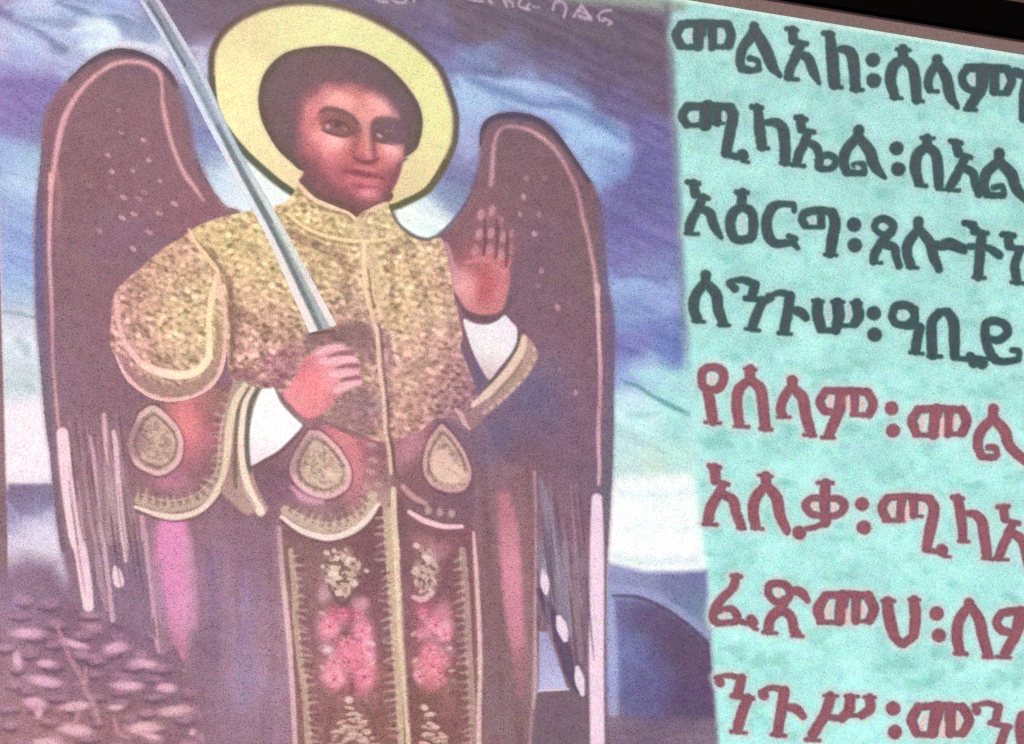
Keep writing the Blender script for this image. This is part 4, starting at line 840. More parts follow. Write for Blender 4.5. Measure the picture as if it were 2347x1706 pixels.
put(poly(A4([(1180, 300), (1290, 330), (1270, 360), (1230, 350)]), 8, False), (150, 112, 100), .7, clip=TC)
put(line(A4([(590, 372), (720, 470), (860, 540), (1000, 585), (1180, 610), (1400, 605)]), [4, 6, 7, 7, 6, 4], 8), (160, 130, 88), .6, clip=TC)
put(line(A4([(690, 130), (780, 215), (900, 290), (1060, 345), (1150, 385)]), [4, 5, 6, 6, 4], 7), (162, 130, 96), .6, clip=TC)
# placket
put(poly(A4([(1240, 590), (1340, 600), (1440, 900), (1420, 1130), (1330, 1100), (1280, 900), (1220, 760)]), 14, False), (222, 190, 152), .6, clip=TC)
put(line(np.vstack([A4([(1265, 600), (1265, 800), (1270, 950), (1300, 1100), (1335, 1230), (1350, 1330)]), B2([(1390, 200), (1400, 380), (1430, 600), (1445, 800), (1450, 950)])]), [8, 9, 9, 9, 8, 8, 9, 10, 9, 8, 8], 7), field([(835, 600, 244, 214, 172), (850, 720, 236, 200, 168), (870, 800, 226, 186, 168), (880, 950, 218, 178, 164)], 60), .9, clip=TC)
put(line(A4([(1300, 830), (1315, 930), (1330, 1060), (1360, 1160)]), [4, 5, 5, 4], 5), (140, 112, 72), .75, clip=TC)
put(line(B2([(1440, 100), (1480, 300), (1480, 500), (1500, 700)]), [24, 22, 16, 12], 14), (150, 110, 114), .55, clip=TC)
put(line(A4([(1640, 480), (1640, 560), (1700, 620)]), [4, 8, 6], 9), (140, 116, 92), .5, clip=TC)
put(line(A4([(1540, 640), (1560, 680)]), 12, 9), (132, 104, 84), .6, clip=TC)
# right arm edge and shadow to the wing
put(line([(1020, 560), (1034, 600), (1046, 660), (1056, 720), (1064, 770), (1082, 850)], [9, 12, 10, 9, 9, 9], 8), field([(1024, 570, 198, 144, 150), (1040, 640, 196, 138, 146), (1056, 720, 160, 112, 118), (1070, 800, 142, 106, 116)], 40), .9)
# belt: hidden hilt and shaded belly behind the hand
ID_HILT = own_id('sword_hilt')
put(poly(A4([(760, 1370), (880, 1345), (960, 1330), (1080, 1290), (1250, 1280), (1340, 1330), (1370, 1480), (1340, 1640), (1250, 1560), (1130, 1480), (1000, 1470), (880, 1490), (760, 1560)]), 44), field([(720, 780, 150, 106, 118), (800, 760, 146, 106, 114), (850, 780, 158, 112, 120), (740, 800, 150, 106, 112)], 20), .8, own=ID_HILT)
put(poly(B2([(1050, 610), (1180, 570), (1300, 560), (1380, 650), (1400, 820), (1280, 960), (1120, 900), (960, 830)]), 46), field([(800, 900, 150, 112, 116), (840, 930, 146, 110, 122), (790, 950, 156, 116, 118), (820, 980, 148, 110, 120)], 20), .7, clip=[ID_TUNIC, ID_APRON])
dabs({ID_TUNIC}, (840, 760, 1060, 1010), 260, (5, 10), (4, 6.5), [(1.14, 1.14, 1.14), (1.2, 1.2, 1.18), (1.1, 1.1, 1.1)], .7, 61)
dabs({ID_TUNIC}, (820, 760, 1060, 1010), 240, (4, 9), (3, 5), [(.86, .84, .84), (.9, .88, .88)], .7, 62)
dabs({ID_TUNIC}, (530, 740, 680, 890), 150, (5, 10), (4, 6), [(1.2, 1.22, 1.2), (.8, .75, .75)], .75, 63)
put(line(np.vstack([A4([(1360, 1300)]), B2([(1375, 60), (1390, 200), (1400, 380), (1430, 600), (1445, 800), (1450, 950), (1480, 1100), (1500, 1300)])]), [7, 9, 10, 10, 10, 10, 10, 10, 10], 7), field([(858, 750, 230, 194, 168), (875, 850, 226, 188, 168), (885, 980, 226, 188, 170), (895, 1080, 236, 200, 178)], 50), .9)
put(line(np.vstack([A4([(1385, 1300)]), B2([(1405, 60), (1420, 200), (1432, 380), (1460, 600), (1475, 800), (1480, 950), (1512, 1100), (1530, 1300)])]), [4, 6, 7, 7, 7, 7, 7, 7, 6], 8), (120, 86, 84), .7)
put(line(A4([(800, 1380), (900, 1370), (1000, 1355)]), [7, 8, 6], 7), (112, 86, 92), .7)

# ---------------------------------------------------------------- puffed gold sleeve
ID_SLV = own_id('puffed_sleeve')
slv = np.vstack([A3([(1890, 860), (1780, 680), (1660, 500), (1560, 560), (1440, 625), (1330, 710), (1240, 790), (1140, 870), (1060, 950), (990, 1040), (962, 1240), (958, 1500)]), B1([(1000, 60), (1080, 250), (1200, 360), (1330, 435), (1480, 455), (1650, 432), (1820, 345), (1920, 210), (1962, 50)]), A3([(1990, 1400), (1972, 1200), (1960, 1000)])])


def sleevecol(W):
    g = field([(440, 560, 222, 176, 150), (380, 600, 222, 178, 148), (480, 620, 232, 198, 158), (320, 660, 216, 164, 148), (420, 680, 238, 206, 160), (300, 720, 224, 168, 156), (380, 740, 238, 206, 162), (450, 760, 240, 212, 168), (300, 790, 220, 166, 156), (400, 820, 230, 194, 160), (460, 820, 238, 208, 162), (340, 870, 196, 148, 138), (420, 890, 186, 150, 136), (480, 870, 190, 148, 138), (508, 720, 216, 182, 150)], 45)(W)
    n = vnoise(W, 12, 9, 25, 31) * .5 + vnoise(W, 7, 6, -10, 33) * .5
    t = sstep((n - .2) / .6)[..., None]
    return g * (.82 + .16 * t)


put(poly(slv, 8), sleevecol, own=ID_SLV)
stipple({ID_SLV}, (250, 490, 530, 930), 21, 16, 28, (7, 12), (4.5, 7), GD2, .9, 45)
stipple({ID_SLV}, (250, 490, 530, 930), 21, 16, 28, (6, 10), (4.5, 6.5), GB, 1.0, 44, (.5, .45))
dabs({ID_SLV}, (250, 490, 530, 930), 350, (3, 6), (2.5, 4), GB, .8, 46)
put(line(np.vstack([B1([(1040, 60), (1120, 200), (1230, 290), (1370, 350), (1530, 370), (1690, 330), (1820, 230), (1880, 100), (1900, 0)]), A3([(1900, 1300)])]), [14, 22, 24, 26, 28, 26, 22, 20, 18, 14], 9), field([(290, 850, 168, 122, 122), (340, 880, 168, 124, 122), (400, 895, 166, 134, 118), (460, 880, 168, 134, 118), (500, 800, 180, 146, 118)], 40), .85, clip=ID_SLV)
put(line(np.vstack([A3([(1005, 1070), (1015, 1180), (1040, 1330), (1090, 1470), (1180, 1590)]), B1([(1250, 140), (1400, 205), (1560, 228), (1700, 195), (1790, 110), (1815, 20)]), A3([(1815, 1400), (1810, 1250), (1840, 1050), (1880, 880)])]), [8, 12, 12, 12, 14, 17, 19, 20, 19, 17, 15, 13, 12, 17, 10], 7), field([(268, 690, 226, 166, 164), (275, 750, 232, 172, 166), (300, 810, 240, 184, 176), (370, 850, 250, 216, 192), (430, 860, 252, 230, 196), (475, 820, 248, 226, 184), (485, 720, 244, 220, 176), (495, 640, 240, 208, 168)], 40), .95, clip=ID_SLV)
put(line(A3([(1890, 880), (1900, 1000), (1930, 1100), (1950, 1250), (1950, 1450), (1940, 1640)]), [10, 16, 12, 9, 9, 9], 7), (232, 188, 166), .85, clip=ID_SLV)
put(line(A3([(1870, 1250), (1890, 1400), (1870, 1560)]), [9, 9, 7], 8), (164, 134, 98), .6, clip=ID_SLV)
put(line(B1([(1000, 70), (1080, 215), (1200, 345), (1340, 425), (1500, 447), (1680, 420), (1820, 330), (1900, 220), (1938, 80)]), [8, 10, 10, 12, 12, 13, 13, 12, 9], 7), (234, 182, 182), .9, clip=ID_SLV)
put(line(A3([(1640, 480), (1700, 590), (1790, 710), (1885, 840)]), [7, 9, 10, 9], 6), (240, 204, 160), .95)
put(line(A3([(1700, 560), (1770, 640), (1850, 730), (1905, 790)]), [4, 5, 6, 5], 6), (140, 112, 74), .6)
put(line(A3([(1990, 1200), (2010, 1350), (2000, 1640)]), [8, 9, 9], 8), (138, 104, 88), .7)

# ---------------------------------------------------------------- lower sleeve hem, cuffs, hands
ID_HEM = own_id('sleeve_hem')
hem = B2([(150, 500), (300, 540), (390, 565), (330, 700), (285, 850), (275, 1050), (290, 1250), (350, 1450), (430, 1620), (320, 1640), (240, 1660), (120, 1560), (20, 1450), (50, 1250), (60, 1000), (60, 800), (90, 640)])
put(poly(hem, 8), field([(520, 900, 200, 164, 150), (530, 1000, 190, 152, 138), (520, 1090, 176, 138, 134), (550, 1150, 196, 158, 148), (570, 900, 170, 146, 130)], 40), own=ID_HEM)
for P, wd, c, o in ((B2([(230, 540), (150, 690), (100, 900), (75, 1150), (40, 1330), (-30, 1480)]), [12, 18, 18, 16, 14, 10], (242, 216, 190), .9),
                    (B2([(275, 570), (200, 690), (165, 850), (150, 1050), (145, 1250), (150, 1420)]), [6, 9, 10, 9, 11, 8], (132, 116, 100), .85),
                    (B2([(300, 570), (235, 700), (205, 900), (200, 1100), (225, 1300), (280, 1480), (370, 1640)]), [8, 13, 14, 14, 16, 20, 20], (252, 228, 208), .95),
                    (B2([(345, 575), (285, 700), (260, 850), (250, 1050), (262, 1220), (280, 1300)]), [8, 11, 11, 11, 10, 6], (112, 116, 106), .9),
                    (B2([(180, 1350), (230, 1480), (300, 1600)]), [12, 16, 18], (190, 156, 150), .7)):
    put(line(P, wd, 7), c, o)
ID_CUFF = own_id('cuff')
put(poly(B2([(375, 585), (440, 570), (500, 575), (560, 690), (640, 780), (740, 882), (640, 1000), (520, 1110), (400, 1180), (295, 1235), (278, 1150), (272, 1000), (285, 850), (320, 710)]), 7), field([(600, 940, 255, 253, 250), (620, 990, 255, 252, 252), (600, 1050, 252, 236, 240), (580, 1060, 248, 226, 232)], 25), own=ID_CUFF)
put(line(B2([(500, 570), (550, 670), (620, 760), (740, 880)]), [6, 10, 9, 6], 6), (140, 108, 108), .8)
put(line(B2([(745, 890), (650, 1010), (530, 1125), (400, 1200), (290, 1260)]), [4, 8, 8, 8, 6], 8), (118, 90, 96), .7)

ID_HAND = own_id('hand')
hand = B2([(560, 600), (610, 560), (660, 480), (700, 400), (740, 330), (800, 270), (860, 225), (960, 195), (1060, 190), (1130, 230), (1170, 285), (1215, 320), (1225, 380), (1222, 440), (1250, 515), (1200, 545), (1110, 590), (1040, 640), (980, 730), (900, 790), (800, 832), (720, 800), (640, 720), (580, 660)])
put(poly(hand, 8), field([(660, 900, 240, 140, 150), (700, 890, 250, 134, 142), (720, 860, 250, 132, 140), (720, 910, 255, 136, 142), (710, 940, 248, 132, 140), (690, 930, 240, 146, 154), (700, 840, 224, 120, 132), (740, 820, 232, 148, 156), (760, 870, 244, 156, 164), (770, 800, 240, 170, 176), (800, 830, 240, 160, 172), (760, 920, 222, 130, 140), (730, 945, 226, 136, 144), (810, 870, 230, 156, 166)], 16), own=ID_HAND)
for P, wd in ((B2([(860, 265), (950, 225), (1060, 210)]), [10, 14, 10]), (B2([(900, 330), (1000, 330), (1100, 320), (1190, 320)]), [14, 18, 16, 9]), (B2([(980, 450), (1050, 440), (1140, 435), (1210, 435)]), [12, 17, 14, 8]), (B2([(1030, 590), (1100, 550), (1180, 530), (1240, 522)]), [14, 15, 12, 7])):
    put(line(P, wd, 8), (250, 190, 200), .85, clip=ID_HAND)
for P, wd in ((B2([(960, 290), (1060, 265), (1170, 260)]), [6, 11, 12]), (B2([(1030, 390), (1130, 372), (1225, 372)]), [6, 10, 10]), (B2([(1060, 500), (1130, 485), (1220, 472)]), [6, 9, 10])):
    put(line(P, wd, 8), (162, 104, 118), .85, clip=[ID_HAND, ID_TUNIC, ID_HILT])

# raised right hand, its cuff and hem
ID_CUFF2 = own_id('cuff')
put(poly(A6([(238, 350), (330, 382), (430, 395), (520, 365), (590, 312), (650, 370), (700, 435), (695, 560), (625, 680), (540, 780), (465, 870), (410, 810), (330, 660), (265, 480)]), 7), field([(1080, 750, 244, 230, 234), (1120, 790, 243, 238, 238), (1150, 770, 246, 238, 244), (1130, 830, 240, 224, 226), (1110, 860, 216, 184, 188), (1180, 760, 240, 226, 236)], 22), own=ID_CUFF2)
ID_HEM2 = own_id('sleeve_hem')
put(poly(A6([(735, 480), (810, 520), (880, 640), (860, 720), (800, 830), (700, 940), (580, 1060), (440, 1180), (300, 1310), (230, 1250), (150, 1130), (330, 1080), (500, 900), (620, 750), (690, 620)]), 9), field([(1220, 820, 196, 158, 146), (1190, 880, 188, 154, 138), (1150, 930, 190, 152, 146), (1110, 960, 176, 138, 140), (1080, 970, 168, 128, 134)], 25), .9, own=ID_HEM2)
put(line(A6([(720, 450), (715, 540), (670, 650), (590, 760), (500, 870), (420, 960)]), [5, 9, 11, 11, 10, 6], 7), (122, 108, 100), .85)
put(line(A6([(760, 510), (735, 620), (650, 760), (540, 890), (430, 1000), (320, 1095)]), [12, 18, 19, 18, 18, 10], 7), (236, 204, 186), .95)
put(line(A6([(750, 710), (670, 830), (570, 940), (480, 1040)]), [5, 6, 6, 5], 6), (158, 130, 100), .6)
for i, (x, y) in enumerate(((850, 610), (850, 690), (800, 770), (775, 830), (715, 910), (660, 960), (610, 1010), (545, 1060), (480, 1110), (420, 1150))):
    put(ell(*A6([(x, y)])[0], 7, 5, -40, 6), (224, 186, 182), .6, clip=ID_HEM2)
put(line(A6([(170, 1130), (215, 1180), (245, 1250), (290, 1300)]), [8, 12, 10, 5], 7), (224, 178, 180), .85)

ID_HAND2 = own_id('hand')
hand2 = np.vstack([A5([(90, 1190), (150, 1260), (250, 1180), (320, 1150), (340, 1000), (350, 910), (395, 880), (425, 920), (440, 890), (490, 860), (525, 900), (540, 960), (590, 980), (620, 1100), (660, 1080), (690, 1120), (680, 1300), (640, 1420), (640, 1560)]), A6([(630, 60), (600, 190), (550, 285), (430, 310), (290, 285), (200, 190), (150, 80)]), A5([(140, 1480), (110, 1330)])])
put(poly(hand2, 10), field([(1040, 570, 160, 108, 120), (1100, 500, 160, 112, 124), (1130, 500, 164, 114, 126), (1150, 560, 162, 110, 122), (1170, 560, 158, 112, 124), (1100, 560, 166, 106, 116), (1070, 590, 172, 104, 112), (1110, 590, 206, 116, 124), (1140, 610, 206, 112, 120), (1155, 640, 212, 118, 126), (1060, 640, 232, 156, 160), (1080, 660, 236, 152, 158), (1105, 640, 206, 102, 112), (1110, 670, 202, 92, 104), (1150, 680, 216, 126, 134), (1100, 705, 216, 126, 132), (1140, 700, 212, 124, 132), (1070, 700, 214, 136, 142), (1080, 610, 190, 108, 116)], 15), own=ID_HAND2)
for (x, y), o in zip(A5([(385, 955), (480, 925), (555, 990), (370, 1125), (472, 1115), (580, 1145), (645, 1110), (335, 1262), (460, 1255), (560, 1300), (650, 1250)]), (.8, .8, .35, .85, .85, .8, .5, .65, .65, .75, .35)):
    put(ell(x, y, 8, 13, 8, 8), (206, 148, 158), o, clip=ID_HAND2)
for P in (A5([(420, 1000), (425, 1150), (410, 1300)]), A5([(525, 1000), (530, 1150), (515, 1320)]), A5([(615, 1100), (615, 1250), (605, 1400)])):
    put(line(P, 6, 7), (120, 78, 90), .7, clip=ID_HAND2)
put(line(A5([(85, 1190), (120, 1300), (150, 1420), (200, 1500)]), [7, 11, 12, 12], 8), (210, 150, 156), .8, clip=ID_HAND2)
put(line(A5([(250, 1370), (400, 1340), (530, 1400), (600, 1480)]), [8, 10, 10, 6], 9), (222, 130, 136), .8, clip=ID_HAND2)
put(blob(*A6([(400, 110)])[0], 14, 26, 10), (196, 86, 98), .7, clip=ID_HAND2)
put(blob(*A6([(260, 60)])[0], 18, 30, -25), (244, 162, 166), .7, clip=ID_HAND2)
put(Mk(ALL, np.ones((NY, NX), np.float32)), lambda W: RGB * np.array([.98, .98, .98]), 1.0, clip=[ID_HAND, ID_HAND2])
put(line(A6([(160, 130), (240, 270), (330, 325), (440, 345), (540, 320), (620, 240), (660, 100)]), [4, 8, 13, 15, 12, 6, 4], 9), (122, 88, 96), .75)

# ---------------------------------------------------------------- sword blade
ID_SW = own_id('sword_blade')
swl = [(195, -240), (319, 0), (389, 116), (461, 260), (538, 406), (615, 550), (709, 763)]
swr = [(772, 746), (648, 516), (574, 390), (523, 292), (471, 174), (419, 86), (366, 0), (215, -240)]
put(poly(swl + swr, 6, False), field([(350, 30, 150, 152, 172), (400, 90, 146, 150, 166), (440, 160, 160, 172, 192), (490, 270, 176, 188, 206), (560, 400, 166, 178, 184), (600, 480, 140, 150, 152), (680, 620, 152, 160, 160), (740, 740, 176, 180, 178)], 40), own=ID_SW)
put(line(A1([(1290, 30), (1380, 180), (1450, 320), (1530, 450), (1600, 560)]), [8, 9, 9, 8, 8], 7), (104, 112, 130), .7, clip=ID_SW)
put(line([(452, 190), (484, 255), (520, 325), (556, 395)], [8, 10, 12, 14], 8), (146, 160, 176), .75, clip=ID_SW)
put(line([(500, 290), (546, 380), (580, 442), (612, 503), (640, 560), (672, 625), (704, 690), (734, 755)], [10, 14, 17, 16, 14, 13, 13, 12], 9), (118, 128, 132), .75, clip=ID_SW)
put(line([(628, 515), (662, 575), (696, 645), (722, 695), (748, 752)], [7, 8, 10, 12, 13], 8), (176, 182, 182), .8, clip=ID_SW)
put(line([(268, -100), (323, 0), (358, 56), (393, 118), (430, 188), (466, 261), (505, 333), (543, 406), (582, 478), (621, 551), (660, 635), (719, 763)], [10, 10, 11, 12, 14, 15, 16, 16, 17, 18, 20, 20], 7), field([(320, 0, 206, 214, 232), (400, 150, 216, 224, 240), (480, 300, 226, 228, 244), (560, 450, 236, 236, 242), (640, 620, 246, 232, 226), (715, 755, 252, 236, 232)], 60), .95, clip=ID_SW)
put(line([(300, -100), (362, 0), (388, 42), (414, 88), (440, 130), (466, 178), (492, 236), (518, 295), (543, 345), (569, 393), (605, 455), (642, 518), (690, 605), (730, 680), (764, 742)], [12, 12, 12, 12, 12, 11, 9, 9, 9, 11, 14, 17, 18, 19, 20], 7), field([(370, 10, 206, 200, 214), (420, 110, 214, 214, 228), (470, 200, 206, 214, 224), (540, 335, 190, 200, 206), (610, 470, 222, 226, 224), (660, 560, 234, 230, 220), (760, 740, 252, 236, 232)], 50), .9, clip=ID_SW)

put(line([(330, -20), (380, 70), (430, 160), (478, 252), (530, 350), (580, 445), (630, 540), (680, 640), (735, 755)], [3, 3, 3.5, 4, 5, 5, 5, 5, 5], 7), (112, 124, 132), .45, clip=ID_SW)

# ---------------------------------------------------------------- small caption over the picture
ID_CAP = own_id('caption_text')
ID_CAP2 = own_id('caption_text')
T4 = lambda P: zp(840, 0, 2.147, P)
for P, wd in (
    ([(40, -20), (60, 5), (100, 10)], 13), ([(120, -15), (150, 12), (190, 10), (195, -15)], 13), ([(225, -20), (235, 10)], 11),
    ([(480, -12), (520, 0), (570, 8)], 14), ([(590, -15), (615, 15)], 16),
    ([(672, -15), (680, 12), (690, 32)], 13), ([(690, 5), (715, 10), (722, 32)], 12),
    ([(765, -10), (750, 20), (765, 38), (800, 48)], 14), ([(800, 20), (785, 42)], 12), ([(820, 34), (850, 36)], 9),
    ([(918, 48), (925, 20), (945, 6), (970, 12), (982, 40), (972, 84)], 14),
    ([(1020, 82), (1038, 58), (1058, 28)], 14), ([(1058, 30), (1082, 60), (1104, 98)], 15), ([(1050, 80), (1076, 92), (1100, 84)], 18), ([(1040, 50), (1075, 66)], 12),
    ([(1202, 52), (1170, 54), (1145, 72), (1146, 96), (1165, 104)], 13), ([(1170, 92), (1206, 112), (1190, 122)], 13)):
    put(line(T4(P), np.array(wd) / 2.147, 7), (192, 168, 184), .85, own=ID_CAP if P[0][0] < 300 else ID_CAP2)

